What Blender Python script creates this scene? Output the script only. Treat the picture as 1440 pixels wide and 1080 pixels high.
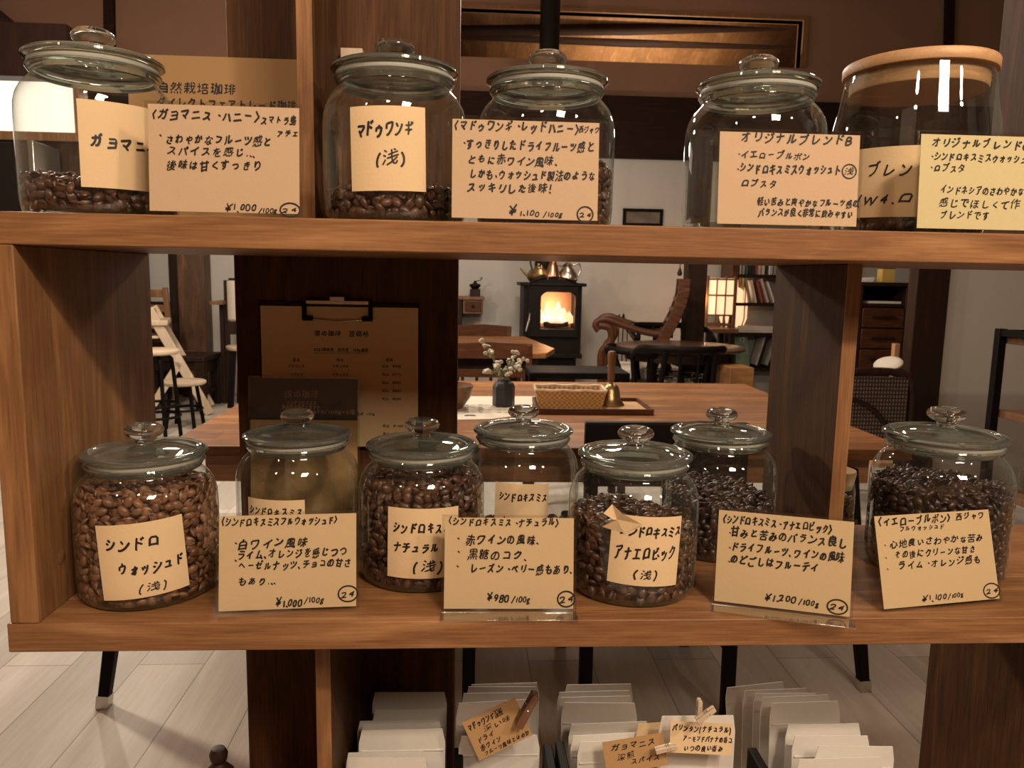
import bpy, bmesh, math, random
import numpy as np
from mathutils import Vector, Matrix, Euler

for o in list(bpy.data.objects):
    bpy.data.objects.remove(o)
S = bpy.context.scene
COL = S.collection
R = math.radians

# ------------------------------------------------------------------ camera
FPX = 1088.0                       # focal length in pixels of a 1440 px wide frame
EYE = Vector((0.0, -0.691, 1.2))
pitch, yaw, roll = R(7.91), R(3.30), R(1.05)
FW = Vector((math.sin(yaw)*math.cos(pitch), math.cos(yaw)*math.cos(pitch), -math.sin(pitch)))
_r0 = Vector((math.cos(yaw), -math.sin(yaw), 0)); _u0 = _r0.cross(FW)
RT = _r0*math.cos(roll) + _u0*math.sin(roll)
UP = _u0*math.cos(roll) - _r0*math.sin(roll)
cd = bpy.data.cameras.new('camera'); cam = bpy.data.objects.new('camera', cd); COL.objects.link(cam)
cd.sensor_width = 36.0; cd.lens = FPX/1440*36; cd.clip_start = 0.02; cd.clip_end = 60
cam.matrix_world = Matrix(((RT.x, UP.x, -FW.x, EYE.x), (RT.y, UP.y, -FW.y, EYE.y), (RT.z, UP.z, -FW.z, EYE.z), (0, 0, 0, 1)))
cd.dof.use_dof = True; cd.dof.focus_distance = 0.78; cd.dof.aperture_fstop = 20.0
S.camera = cam

def ray(x, y): return FW + RT*((x-720)/FPX) - UP*((y-540)/FPX)
def at(x, y, Y):                   # the point of the vertical plane Y seen at a pixel
    d = ray(x, y); return EYE + d*((Y-EYE.y)/d.y)
def atz(x, y, Z):                  # the point of the level plane Z seen at a pixel
    d = ray(x, y); return EYE + d*((Z-EYE.z)/d.z)

# ------------------------------------------------------------------ world, lights, exposure
S.view_settings.view_transform = 'Standard'; S.view_settings.look = 'None'
S.view_settings.exposure = 0.42; S.view_settings.gamma = 1.0; S.view_settings.use_curve_mapping = False
w = bpy.data.worlds.new('World'); S.world = w; w.use_nodes = True
w.node_tree.nodes['Background'].inputs[0].default_value = (1.0, 0.62, 0.45, 1)
w.node_tree.nodes['Background'].inputs[1].default_value = 0.025
S.cycles.use_denoising = True
S.cycles.max_bounces = 10; S.cycles.transparent_max_bounces = 24; S.cycles.transmission_bounces = 8
S.cycles.glossy_bounces = 4; S.cycles.diffuse_bounces = 4
S.cycles.sample_clamp_indirect = 4.0; S.cycles.caustics_reflective = False; S.cycles.caustics_refractive = False

def lamp(name, kind, loc, power, col=(1, .80, .58), size=.06, rot=None, spot=None, sy=None):
    l = bpy.data.lights.new(name, kind); l.energy = power; l.color = col
    if kind == 'AREA':
        l.size = size
        if sy: l.shape = 'RECTANGLE'; l.size_y = sy
    else: l.shadow_soft_size = size
    if spot: l.spot_size = R(spot); l.spot_blend = .6
    o = bpy.data.objects.new(name, l); COL.objects.link(o); o.location = loc
    if rot: o.rotation_euler = rot
    return o
KEY = (1, .80, .60)
for x, p in ((-1.1, 12), (-.2, 14), (.55, 26), (1.3, 34)):     # ceiling bulbs over the customer side
    lamp('ceiling_bulb', 'POINT', (x, -1.05, 2.15), p, KEY, .045)
lamp('fill_panel', 'AREA', (.8, -1.9, 2.6), 24, KEY, .55, (R(35), 0, 0))  # unseen area light, added as fill from the customer side
for x, y, p in ((-1.9, 2.5, 95), (.3, 2.4, 20), (1.6, 2.7, 5), (-2.4, 4.6, 50), (1.9, 4.4, 10), (.9, 6.0, 9)):   # bulbs over the tables
    lamp('pendant_bulb', 'POINT', (x, y, 2.25), p, (1, .84, .67), .07)

lamp('pendant_disc', 'AREA', (.45, 3.9, 2.86), 42, (1, .88, .74), .42)
lamp('pendant_disc', 'AREA', (-.9, 2.9, 2.70), 24, (1, .88, .74), .36)

# ------------------------------------------------------------------ materials
def mat(name, col, rough=.5, metal=0.0, spec=.5, emit=None, es=0.0, coat=0.0):
    m = bpy.data.materials.new(name); m.use_nodes = True
    b = m.node_tree.nodes['Principled BSDF']
    b.inputs['Base Color'].default_value = (*col, 1); b.inputs['Roughness'].default_value = rough
    b.inputs['Metallic'].default_value = metal; b.inputs['Specular IOR Level'].default_value = spec
    b.inputs['Coat Weight'].default_value = coat
    if emit: b.inputs['Emission Color'].default_value = (*emit, 1); b.inputs['Emission Strength'].default_value = es
    return m
def nodes(m): return m.node_tree.nodes, m.node_tree.links, m.node_tree.nodes['Principled BSDF']
def wood(name, c0, c1, c2, axis='X', freq=1.0, rough=.45, spec=.4, planks=None, coord='Object'):
    """grain running along one axis: stretched noise rings plus fine pores; optional boards"""
    m = mat(name, c1, rough, spec=spec); N, L, B = nodes(m)
    tc = N.new('ShaderNodeTexCoord'); mp = N.new('ShaderNodeMapping'); L.new(tc.outputs[coord], mp.inputs[0])
    k = {'X': (.9, 9, 9), 'Y': (9, .9, 9), 'Z': (9, 9, .9)}[axis]
    mp.inputs['Scale'].default_value = tuple(freq*a for a in k)
    n1 = N.new('ShaderNodeTexNoise'); n1.inputs['Scale'].default_value = 1.6; n1.inputs['Detail'].default_value = 4; n1.inputs['Distortion'].default_value = .9
    L.new(mp.outputs[0], n1.inputs['Vector'])
    mu = N.new('ShaderNodeMath'); mu.operation = 'MULTIPLY'; mu.inputs[1].default_value = 9.0; L.new(n1.outputs['Fac'], mu.inputs[0])
    si = N.new('ShaderNodeMath'); si.operation = 'SINE'; L.new(mu.outputs[0], si.inputs[0])
    ma = N.new('ShaderNodeMapRange'); ma.inputs['From Min'].default_value = -1; L.new(si.outputs[0], ma.inputs['Value'])
    mp2 = N.new('ShaderNodeMapping'); L.new(tc.outputs[coord], mp2.inputs[0])
    k2 = {'X': (4, 85, 85), 'Y': (85, 4, 85), 'Z': (85, 85, 4)}[axis]; mp2.inputs['Scale'].default_value = tuple(freq*a for a in k2)
    n2 = N.new('ShaderNodeTexNoise'); n2.inputs['Scale'].default_value = 2.0; n2.inputs['Detail'].default_value = 3; L.new(mp2.outputs[0], n2.inputs['Vector'])
    ad = N.new('ShaderNodeMix'); ad.data_type = 'FLOAT'; ad.inputs[0].default_value = .55
    L.new(ma.outputs[0], ad.inputs[2]); L.new(n2.outputs['Fac'], ad.inputs[3])
    cr = N.new('ShaderNodeValToRGB'); e = cr.color_ramp.elements
    e[0].position = .18; e[0].color = (*c0, 1); e[1].position = .80; e[1].color = (*c2, 1)
    x = cr.color_ramp.elements.new(.5); x.color = (*c1, 1)
    L.new(ad.outputs[0], cr.inputs[0]); out = cr.outputs[0]
    if planks:                      # (board width, board length, direction) -> tone per board and dark joints
        bw, bl, d = planks
        mp3 = N.new('ShaderNodeMapping'); L.new(tc.outputs[coord], mp3.inputs[0])
        if d == 'Y': mp3.inputs['Rotation'].default_value = (0, 0, R(90))
        bt = N.new('ShaderNodeTexBrick'); bt.inputs['Scale'].default_value = 1; bt.inputs['Brick Width'].default_value = bl; bt.inputs['Row Height'].default_value = bw
        bt.inputs['Mortar Size'].default_value = .0016; bt.inputs['Mortar Smooth'].default_value = .2; bt.offset = .37
        bt.inputs['Color1'].default_value = (.78, .78, .78, 1); bt.inputs['Color2'].default_value = (1.12, 1.12, 1.12, 1); bt.inputs['Mortar'].default_value = (.38, .36, .34, 1)
        L.new(mp3.outputs[0], bt.inputs['Vector'])
        mx = N.new('ShaderNodeMix'); mx.data_type = 'RGBA'; mx.blend_type = 'MULTIPLY'; mx.inputs[0].default_value = 1
        L.new(out, mx.inputs[6]); L.new(bt.outputs[0], mx.inputs[7]); out = mx.outputs[2]
    L.new(out, B.inputs['Base Color'])
    bp = N.new('ShaderNodeBump'); bp.inputs['Strength'].default_value = .08; bp.inputs['Distance'].default_value = .002
    L.new(n2.outputs['Fac'], bp.inputs['Height']); L.new(bp.outputs[0], B.inputs['Normal'])
    return m
def mottled(name, c0, c1, scale=6, rough=.8, spec=.2, bump=.15, dist=.002):
    m = mat(name, c0, rough, spec=spec); N, L, B = nodes(m)
    tc = N.new('ShaderNodeTexCoord'); n = N.new('ShaderNodeTexNoise'); n.inputs['Scale'].default_value = scale; n.inputs['Detail'].default_value = 6
    L.new(tc.outputs['Object'], n.inputs['Vector'])
    mx = N.new('ShaderNodeMix'); mx.data_type = 'RGBA'; mx.inputs[6].default_value = (*c0, 1); mx.inputs[7].default_value = (*c1, 1)
    L.new(n.outputs['Fac'], mx.inputs[0]); L.new(mx.outputs[2], B.inputs['Base Color'])
    n2 = N.new('ShaderNodeTexNoise'); n2.inputs['Scale'].default_value = scale*30; L.new(tc.outputs['Object'], n2.inputs['Vector'])
    bp = N.new('ShaderNodeBump'); bp.inputs['Strength'].default_value = bump; bp.inputs['Distance'].default_value = dist
    L.new(n2.outputs['Fac'], bp.inputs['Height']); L.new(bp.outputs[0], B.inputs['Normal'])
    return m
def thin_glass(name, tint=(.93, .96, .94), edge=(.50, .55, .52), refl=1.0, rough=.01, film=0.0, bright_edge=0.0):
    """a thin clear wall: straight-through light, Fresnel gloss, darker where the wall is seen edge-on"""
    m = bpy.data.materials.new(name); m.use_nodes = True; N, L = m.node_tree.nodes, m.node_tree.links
    for n in list(N): N.remove(n)
    out = N.new('ShaderNodeOutputMaterial'); tr = N.new('ShaderNodeBsdfTransparent'); gl = N.new('ShaderNodeBsdfGlossy')
    gl.inputs['Roughness'].default_value = rough; gl.inputs['Color'].default_value = (1, 1, 1, 1)
    lw = N.new('ShaderNodeLayerWeight'); lw.inputs['Blend'].default_value = .5
    pw = N.new('ShaderNodeMath'); pw.operation = 'POWER'; pw.inputs[1].default_value = 4.0; L.new(lw.outputs['Facing'], pw.inputs[0])
    mc = N.new('ShaderNodeMix'); mc.data_type = 'RGBA'; mc.inputs[6].default_value = (*tint, 1); mc.inputs[7].default_value = (*edge, 1)
    L.new(pw.outputs[0], mc.inputs[0]); L.new(mc.outputs[2], tr.inputs['Color'])
    p5 = N.new('ShaderNodeMath'); p5.operation = 'POWER'; p5.inputs[1].default_value = 5.0; L.new(lw.outputs['Facing'], p5.inputs[0])
    ml = N.new('ShaderNodeMapRange'); ml.inputs['To Min'].default_value = .045*refl; ml.inputs['To Max'].default_value = .95; L.new(p5.outputs[0], ml.inputs['Value'])
    mx = N.new('ShaderNodeMixShader'); L.new(ml.outputs[0], mx.inputs[0]); L.new(tr.outputs[0], mx.inputs[1]); L.new(gl.outputs[0], mx.inputs[2])
    res = mx.outputs[0]
    if film or bright_edge:                                    # faint hazy film; pale green diffuse put in to make edges look bright
        df = N.new('ShaderNodeBsdfDiffuse'); df.inputs['Color'].default_value = (.66, .70, .60, 1)
        mr = N.new('ShaderNodeMapRange'); mr.inputs['To Min'].default_value = film; mr.inputs['To Max'].default_value = bright_edge; L.new(pw.outputs[0], mr.inputs['Value'])
        m3 = N.new('ShaderNodeMixShader'); L.new(mr.outputs[0], m3.inputs[0]); L.new(res, m3.inputs[1]); L.new(df.outputs[0], m3.inputs[2]); res = m3.outputs[0]
    L.new(res, out.inputs['Surface'])
    return m
def solid_glass(name, col=(.94, .97, .95), tr=1.0):
    m = mat(name, col, .02); N, L, B = nodes(m)
    B.inputs['Transmission Weight'].default_value = tr; B.inputs['IOR'].default_value = 1.48
    return m

M = {}
M['oak'] = wood('oak_board', (.165, .070, .026), (.295, .142, .058), (.410, .215, .096), 'X', 2.6, .45, .3)
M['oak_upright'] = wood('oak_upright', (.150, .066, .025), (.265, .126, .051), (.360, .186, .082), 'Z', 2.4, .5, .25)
M['upright_face'] = wood('dark_upright_face', (.048, .020, .008), (.105, .048, .019), (.155, .076, .031), 'Z', 2.4, .6, .15)  # upright faces, a darker tone than their front edges
M['gasket_clear'] = mat('clear_gasket', (.42, .42, .36), .35)
M['walnut'] = wood('walnut_panel', (.055, .022, .008), (.110, .048, .019), (.155, .072, .029), 'Z', 2.0, .6, .15)
M['table'] = wood('table_boards', (.120, .042, .012), (.320, .140, .046), (.470, .240, .092), 'X', 1.7, .45, .18, (.10, 2.6, 'X'))
M['table_edge'] = wood('table_edge', (.150, .062, .024), (.240, .108, .043), (.320, .155, .068), 'X', 1.0, .35)
M['floor'] = wood('floor_boards', (.47, .42, .36), (.56, .50, .44), (.62, .57, .50), 'Y', .6, .42, .4, (.20, 1.6, 'Y'))
M['dark_wood'] = wood('dark_wood', (.014, .006, .0035), (.028, .012, .006), (.042, .019, .009), 'Z', 1.2, .5, .2)
M['dark_beam'] = wood('dark_beam', (.012, .005, .003), (.021, .009, .005), (.032, .014, .007), 'X', 1.0, .7, .12)
M['red_wood'] = wood('red_brown_wood', (.045, .015, .006), (.095, .033, .013), (.150, .052, .020), 'X', 1.6, .38, .2)
M['mid_wood'] = wood('mid_brown_wood', (.13, .06, .028), (.20, .10, .046), (.27, .14, .065), 'Z', 1.6, .4)
M['pale_wood'] = wood('pale_wood', (.55, .42, .29), (.64, .51, .37), (.72, .59, .44), 'Z', 2.0, .45)
M['lid_wood'] = wood('lid_wood', (.42, .23, .105), (.52, .30, .145), (.60, .36, .18), 'X', 6, .5)
M['board_ceiling'] = wood('board_ceiling', (.16, .075, .03), (.24, .12, .05), (.31, .16, .075), 'Y', .9, .6, .3, (.16, 4.0, 'Y'))
M['plaster'] = mottled('pale_plaster', (.42, .395, .36), (.47, .445, .405), 3)
M['plaster_brown'] = mottled('brown_plaster', (.19, .105, .068), (.225, .125, .08), 3)  # browner tone, for the upper back wall and the front wall
M['ceiling'] = mottled('ceiling_plaster', (.30, .20, .14), (.34, .23, .16), 2)
M['black'] = mat('black_paint', (.005, .003, .0025), .55, spec=.10)
M['iron'] = mat('black_iron', (.007, .0045, .0035), .5, spec=.16)
M['steel'] = mat('steel', (.55, .52, .48), .22, 1)
M['brass'] = mat('brass', (.42, .30, .15), .33, 1)
M['copper'] = mat('copper', (.50, .27, .17), .3, 1)
M['pewter'] = mat('pewter', (.50, .45, .38), .30, 1)
M['glass'] = thin_glass('jar_glass', (.95, .97, .955), (.56, .62, .58), 1.9, .01, .004, .10)
M['lid_glass'] = thin_glass('lid_glass', (.92, .95, .925), (.50, .57, .53), 3.2, .01, .007, .10)
M['rim_glass'] = solid_glass('rim_glass', (.80, .87, .79), .93)
M['knob_glass'] = solid_glass('knob_glass', (.90, .95, .91), .98)
M['sleeve'] = thin_glass('clear_plastic', (.96, .96, .95), (.6, .6, .58), .8, .06)
M['gasket'] = mat('cream_gasket', (.58, .44, .25), .5)
M['crate_wood'] = wood('crate_wood', (.22, .10, .035), (.30, .145, .052), (.37, .19, .07), 'X', 2.0, .5, .3)
M['kraft'] = mottled('cream_kraft_paper', (.660, .475, .275), (.700, .510, .300), 14, .75, .15, .1)
M['kraft_yellow'] = mottled('pale_yellow_paper', (.70, .585, .33), (.73, .61, .35), 14, .75, .15, .1)
M['kraft_pink'] = mottled('pinkish_kraft_paper', (.66, .455, .30), (.70, .49, .325), 14, .75, .15, .1)
M['kraft_list'] = mottled('price_list_paper', (.72, .53, .29), (.76, .56, .31), 14, .75, .15, .1)
M['kraft_brown'] = mottled('brown_kraft_paper', (.40, .235, .105), (.43, .255, .118), 14, .75, .15, .1)
M['ink'] = mat('black_ink', (.010, .008, .008), .55)
M['gold_ink'] = mat('bronze_ink', (.34, .17, .075), .4)
M['white_pack'] = mottled('matt_white_pouch', (.62, .58, .52), (.66, .62, .56), 5, .5, .4, .1)
M['cork'] = mottled('cork', (.50, .34, .19), (.60, .42, .25), 60, .9)
M['white'] = mat('white_paper', (.68, .64, .58), .7)
M['fabric'] = mottled('pale_fabric', (.50, .44, .36), (.56, .50, .42), 20, .95)
M['basket'] = None
# centre lines of the written characters: code point, advance width, strokes as x, y, x, y on a 63 unit grid
GLYPH_DATA = [
[33, 0.2, [[9,23,9,46],[9,14,9,14]]],
[40, 0.31, [[17,0,15,1,12,7,8,20,8,27,11,38,17,48]]],
[41, 0.26, [[4,48,10,40,13,29,13,18,12,11,9,5,7,2,5,1]]],
[44, 0.18, [[8,14,9,13,9,9,8,7,6,6]]],
[46, 0.17, [[8,14,8,14]]],
[47, 0.27, [[15,47,5,13,4,11]]],
[48, 0.47, [[10,44,7,38,6,33,7,20,9,16,12,14,15,13,19,14,23,17,25,24,25,36,24,39,22,44,18,46,13,46,10,44]]],
[49, 0.3, [[16,14,16,45]]],
[50, 0.47, [[11,14,12,18,14,20,21,30,22,39,21,42,18,45,14,46,9,45,6,44,5,40],[25,14,10,14,5,12]]],
[51, 0.42, [[15,30,18,30],[8,14,15,13,18,14,21,16,22,19,22,25,18,30],[18,30,21,34,21,43,17,46,13,46,8,45]]],
[52, 0.47, [[23,47,21,43,21,14],[25,26,8,26],[21,41,16,39,9,30,8,26]]],
[53, 0.44, [[22,46,10,46,10,32,16,32,22,28,23,25,23,20,22,17,19,15,16,13,7,14,5,17]]],
[54, 0.47, [[20,45,18,45,10,36,7,24,7,19,9,16,13,14,18,13,23,16,25,20,25,23,24,26,21,29,9,29]]],
[55, 0.49, [[24,46,22,39,11,14],[24,46,7,46]]],
[56, 0.47, [[20,30,12,30],[20,30,24,35,24,40,22,45,16,46,10,45,8,41,8,35,12,30],[20,30,24,25,25,19,22,15,18,13,12,14,9,15,7,18,7,24,12,30]]],
[57, 0.46, [[15,16,19,20,22,25,23,29,24,32,24,40,23,42,18,46,12,46,8,43,7,37,8,33,10,31,14,29,23,30]]],
[63, 0.29, [[10,14,10,14],[7,44,11,46,13,45,15,43,14,36,9,27,9,23]]],
[66, 0.54, [[21,30,21,31,25,36,25,41,24,43,20,46,9,46,9,13,19,13,24,14,27,16,29,19,29,23,26,27,22,29,21,30,9,30]]],
[67, 0.66, [[36,44,29,46,22,46,16,44,10,39,9,37,8,34,7,28,8,23,10,19,14,16,17,14,22,13,32,14,36,15,38,19]]],
[87, 1.04, [[6,46,15,22,18,20],[43,13,43,19,40,23,33,42,30,44],[58,47,55,46,47,23,46,21,43,19],[17,13,18,20,20,22,28,43,30,44]]],
[103, 0.42, [[11,20,8,16,10,12],[11,20,15,20,19,22,20,24,20,28,18,33],[11,20,7,24,6,27,7,30,10,33,23,34],[10,12,8,10,6,10,5,8,5,4,6,2,8,1,19,1,22,3,22,8,20,10,10,12]]],
[165, 0.55, [[17,30,17,14],[28,22,6,22],[6,29,28,29],[15,30,14,34,6,48],[31,49,28,48,20,34,19,30]]],
[215, 0.5, [[18,30,18,30],[18,30,18,30],[10,38,26,22],[26,38,10,22],[18,30,18,30],[18,30,18,30]]],
[8230, 0.89, [[11,14,12,14],[29,14,29,14],[48,14,48,14]]],
[12289, 0.34, [[9,19,17,11]]],
[12296, 0.95, [[50,9,40,27,39,27,37,30,37,33,51,55]]],
[12297, 0.41, [[8,8,22,30,22,34,20,34,8,54]]],
[12354, 0.91, [[26,53,25,53,25,50,23,34,24,24,26,15,25,13],[24,35,30,37,37,37,39,36,43,35,48,30,49,27,49,22,46,16,39,12,35,10],[25,19,28,20,33,25,37,33,37,36],[45,48,29,46,12,46],[38,36,39,40],[25,16,18,14,13,14,10,15,10,18,10,22,13,27,18,32,23,34],[25,46,24,46]]],
[12356, 0.92, [[28,25,29,22,27,17,24,14,19,14,16,16,15,18,12,28,12,47],[50,22,47,34,43,44,41,46]]],
[12358, 0.81, [[13,34,13,35,15,36,24,38,36,39,40,37,43,33,43,24,41,20,36,15,29,12,23,11],[39,49,20,51]]],
[12362, 0.95, [[34,45,22,43,10,43],[22,43,22,43],[22,52,22,14,21,12,16,12,10,16,10,18,12,23,14,25,18,27,22,28],[22,30,29,32,40,32,46,27,47,19,46,17,40,13,37,12,33,12],[43,46,51,40]]],
[12363, 0.97, [[9,12,11,13,16,24,20,35,20,40,22,43,23,51],[9,39,20,40],[22,14,24,12,30,12,33,13,36,19,37,27,37,36,34,40,22,41],[45,45,52,29]]],
[12364, 0.97, [[20,40,20,37,17,27,10,12],[8,39,29,41,33,40,35,39,36,37,36,23,33,14,30,12,22,12],[53,50,50,55],[23,52,22,51,21,40],[47,48,44,53],[44,45,51,30,50,27]]],
[12365, 0.86, [[33,46,35,35],[45,49,43,48,31,46,14,46],[13,35,35,35,47,37],[40,12,37,10,24,10,17,13,15,16,14,19,15,24,17,25],[32,46,31,52],[37,35,38,32,40,27,41,24,33,24]]],
[12367, 0.73, [[37,13,23,25,18,28,16,31,17,34,19,37,34,48]]],
[12372, 0.97, [[13,25,13,17,16,14,19,12,29,11,43,12,45,13],[51,54,53,50],[47,48,44,53],[16,46,41,47]]],
[12373, 0.86, [[34,43,33,52],[13,43,33,43,47,45],[41,12,24,11,18,13,15,16,14,19,15,26,16,27,18,27],[36,43,36,39,41,30,42,27,33,27]]],
[12375, 0.9, [[18,51,17,18,18,15,23,11,35,11,44,15,48,20]]],
[12376, 0.89, [[41,49,45,44],[47,20,46,18,42,14,34,10,23,10,18,14,16,19,17,51],[38,40,35,46]]],
[12377, 0.93, [[19,12,23,10,25,12,30,15,34,18,34,23,35,25,35,32,34,36,34,52],[34,23,27,22,24,23,21,26,21,32,24,35,27,37,34,36],[50,45,9,45]]],
[12381, 0.88, [[36,49,37,50,39,50],[36,49,36,48],[36,49,35,49],[23,33,23,36,36,46,36,48],[10,31,17,32,22,33,29,32,30,33,35,34,48,34],[35,48,35,49],[35,48,34,48,35,50,18,49],[35,48,36,48],[35,49,35,49],[29,32,28,29,25,26,24,23,24,18,25,16,27,14,31,12,40,11]]],
[12383, 0.91, [[48,36,33,35],[24,52,22,44],[21,43,20,34,13,13],[10,43,27,44,33,45,34,45,34,46],[30,23,30,16,32,14,36,12,50,13]]],
[12387, 0.85, [[14,31,23,35,35,37,41,36,45,33,46,29,46,24,44,18,35,14,26,12]]],
[12388, 0.91, [[24,14,35,16,45,21,49,27,49,33,48,38,43,43,35,45,21,42,10,38]]],
[12390, 0.88, [[9,45,48,49],[35,47,34,44,29,40,26,34,25,29,25,24,28,18,32,15,37,13,43,12]]],
[12391, 0.93, [[50,35,48,40],[41,37,44,33],[9,45,30,47,36,47,38,48,48,48],[43,12,37,12,32,15,27,19,25,24,26,35,29,40,34,44,35,47]]],
[12392, 0.84, [[46,13,34,12,23,12,19,14,16,17,15,19,17,27,24,33,24,35,28,36,44,44],[18,50,24,35]]],
[12393, 0.97, [[45,13,45,12,36,11,21,12,16,15,14,19,15,26,19,30,23,33,23,35,27,35,40,43],[16,50,19,43,23,35],[44,51,47,46],[50,54,53,49]]],
[12394, 0.93, [[24,52,23,44],[31,45,23,44,21,43,9,43],[20,43,19,37,15,27,10,21],[37,35,38,14,37,12,32,10,29,10,24,12,22,14,22,18,24,21,28,23,38,22],[49,40,42,44,40,44],[38,20,41,20,48,16]]],
[12395, 0.9, [[49,15,45,14,31,14,28,16,27,17,27,24],[48,46,29,46],[13,12,13,16,11,19,10,26,12,38,14,51],[12,18,15,19,17,25]]],
[12398, 0.91, [[30,48,30,42,28,32,23,19,19,16,14,16,10,20,9,26,9,33,12,38,16,43,20,46,25,48,31,48,36,48,40,46,46,41,49,36,49,24,46,18,40,14,34,12,31,13]]],
[12399, 0.95, [[40,41,40,41],[40,50,40,28,41,21,41,15,38,12,35,11,28,12,25,15,25,19,28,23,31,24,41,23],[26,41,49,41,50,43],[16,25,14,18,12,17],[13,51,10,33,10,19,12,16,12,11],[51,16,45,20,41,21]]],
[12409, 0.94, [[49,16,36,30,36,32,33,34,33,35,30,37,29,39,27,41,25,42,22,41,20,39,20,38,16,34,16,33,10,27,8,24],[46,49,50,43],[39,46,43,40]]],
[12411, 0.95, [[40,23,31,23,28,22,26,20,25,15,27,13,35,12,38,13,40,16,39,48],[40,21,46,20,51,15],[16,25,14,18,12,17],[13,51,10,33,10,19,12,16,12,11],[49,49,40,48,27,48],[39,35,39,36],[26,35,49,36]]],
[12415, 0.95, [[27,33,27,38,31,45,32,49,16,49],[45,28,32,33,18,33,12,29,8,24,8,18,12,15,15,15,18,18,24,28,24,33],[51,23,49,25,45,26],[45,39,46,38,46,29,45,28,45,26,42,19,34,11,28,10]]],
[12418, 0.87, [[10,44,19,43,34,43],[24,52,23,51,23,45,22,43,22,36,20,22,22,14,27,11,38,11,44,14,47,19,47,25,45,29,42,33],[9,30,16,29,34,29],[21,29,20,29],[23,43,22,43]]],
[12420, 0.91, [[19,38,19,37],[19,38,19,38],[15,47,18,39,20,36,20,34,26,22,29,11,32,9],[19,37,19,38],[19,37,19,37],[28,52,33,48],[33,28,43,27,48,30,49,33,49,39,47,43,44,44,33,44,20,39,18,37,15,36,8,33]]],
[12424, 0.86, [[29,24,17,24,12,20,11,16,12,14,14,12,18,10,25,10,29,13,30,18,29,30,29,51],[30,22,32,23,36,22,43,17,46,14],[46,42,40,41,29,41]]],
[12426, 0.79, [[19,52,18,52,17,51,16,43,16,26],[16,37,19,38,22,43,26,47,29,49,33,49,36,49,39,46,43,39,43,26,39,18,36,16,30,13,24,10,22,12]]],
[12431, 0.93, [[20,52,19,35,18,30,18,11],[18,30,15,29,8,19,8,18],[19,43,8,42],[19,35,23,36,25,38,34,41,41,41,45,40,48,37,50,33,50,26,49,22,45,17,34,13]]],
[12434, 0.88, [[22,46,21,41,18,37,18,35,13,30,11,27],[25,47,23,46,11,46],[40,48,39,47,34,46,26,46,26,48,24,48,25,53],[18,35,24,36,28,36,30,35,32,32,33,28,32,20],[44,11,27,10,22,12,20,14,19,17,20,20,22,23,27,27,32,28],[25,48,25,47],[25,48,25,48],[25,47,25,48],[25,47,26,47],[25,47,25,47],[32,30,36,31,47,36]]],
[12450, 0.93, [[36,34,38,34,46,41,48,46,48,48,11,48],[13,12,17,12,20,14,25,19,28,26,29,38]]],
[12451, 0.78, [[41,41,30,31,30,9],[30,30,25,29,22,27,12,24]]],
[12452, 0.86, [[10,29,15,30,27,37,32,37],[32,12,32,38,34,41,35,41,42,46,46,50]]],
[12453, 0.83, [[29,43,29,36],[14,26,15,36,44,36,45,35,43,25,38,17,34,14,27,10,25,9,22,10]]],
[12454, 0.88, [[12,30,12,44,46,44,47,39,46,34,44,29,40,23,32,15,24,12,22,13],[29,44,29,53]]],
[12455, 0.85, [[13,13,46,13,48,11],[44,37,16,37],[29,37,29,13]]],
[12456, 0.92, [[13,45,47,45],[29,16,29,45],[52,14,50,16,9,16]]],
[12457, 0.86, [[35,42,35,30,36,29,36,11,34,9,28,9],[35,34,35,34],[14,34,47,34],[15,15,22,19,32,29,35,30]]],
[12458, 0.9, [[11,42,34,42,35,41],[36,51,36,42],[26,12,35,12,36,13,36,37,35,37,35,41],[10,18,22,26,32,36,35,37],[49,42,36,42],[36,42,35,41]]],
[12460, 0.95, [[32,12,40,12,43,16,45,26,45,40,43,41,10,41],[51,49,49,54],[43,51,45,47],[10,12,13,13,17,17,22,25,25,35,26,51],[25,41,26,41]]],
[12461, 0.9, [[27,42,26,49,26,52],[11,40,44,45],[28,42,28,38,29,33,29,27],[11,24,48,30],[36,9,33,12,30,27]]],
[12462, 0.95, [[48,30,47,29,42,28,30,27,26,25,10,23],[29,26,29,26],[29,26,29,26],[49,55,51,50],[29,26,29,26],[29,26,29,26],[32,10,30,24,28,27,27,41],[26,41,25,51],[10,39,43,44,45,46,45,49,41,54]]],
[12463, 0.87, [[15,12,18,11,26,15,31,18,37,25,45,37,46,44,46,45,25,45,16,35,12,32,10,32],[26,45,26,49,28,52]]],
[12467, 0.85, [[14,46,46,46,46,13],[46,16,13,16]]],
[12471, 0.91, [[12,37,19,33],[19,50,28,44],[13,13,17,13,20,14,28,17,35,21,43,28,47,33,49,36,49,40]]],
[12472, 0.94, [[44,44,41,49,39,50],[18,33,10,37],[26,45,19,49],[48,52,51,47],[14,12,21,14,35,21,45,30,49,36,49,38]]],
[12473, 0.9, [[15,47,41,47,41,45,38,36,34,31,33,28,31,27,24,20,23,20,18,16,12,13,10,13],[33,28,45,17,48,13]]],
[12474, 0.95, [[52,50,49,55],[40,46,40,41,36,34,33,30,32,27,29,26,21,18,11,12,10,12],[43,53,46,49,44,47,41,46,14,46],[32,27,36,24,47,12]]],
[12475, 0.89, [[38,27,45,36,46,41,39,41,26,38,21,38],[21,51,22,15,23,13,27,12,37,12,46,13],[21,37,8,35]]],
[12476, 0.96, [[7,33,9,34,20,36],[45,12,27,11,24,12,21,14,20,16,20,50],[43,52,46,48],[37,26,44,35,46,41,25,37,20,37],[52,50,49,55]]],
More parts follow.
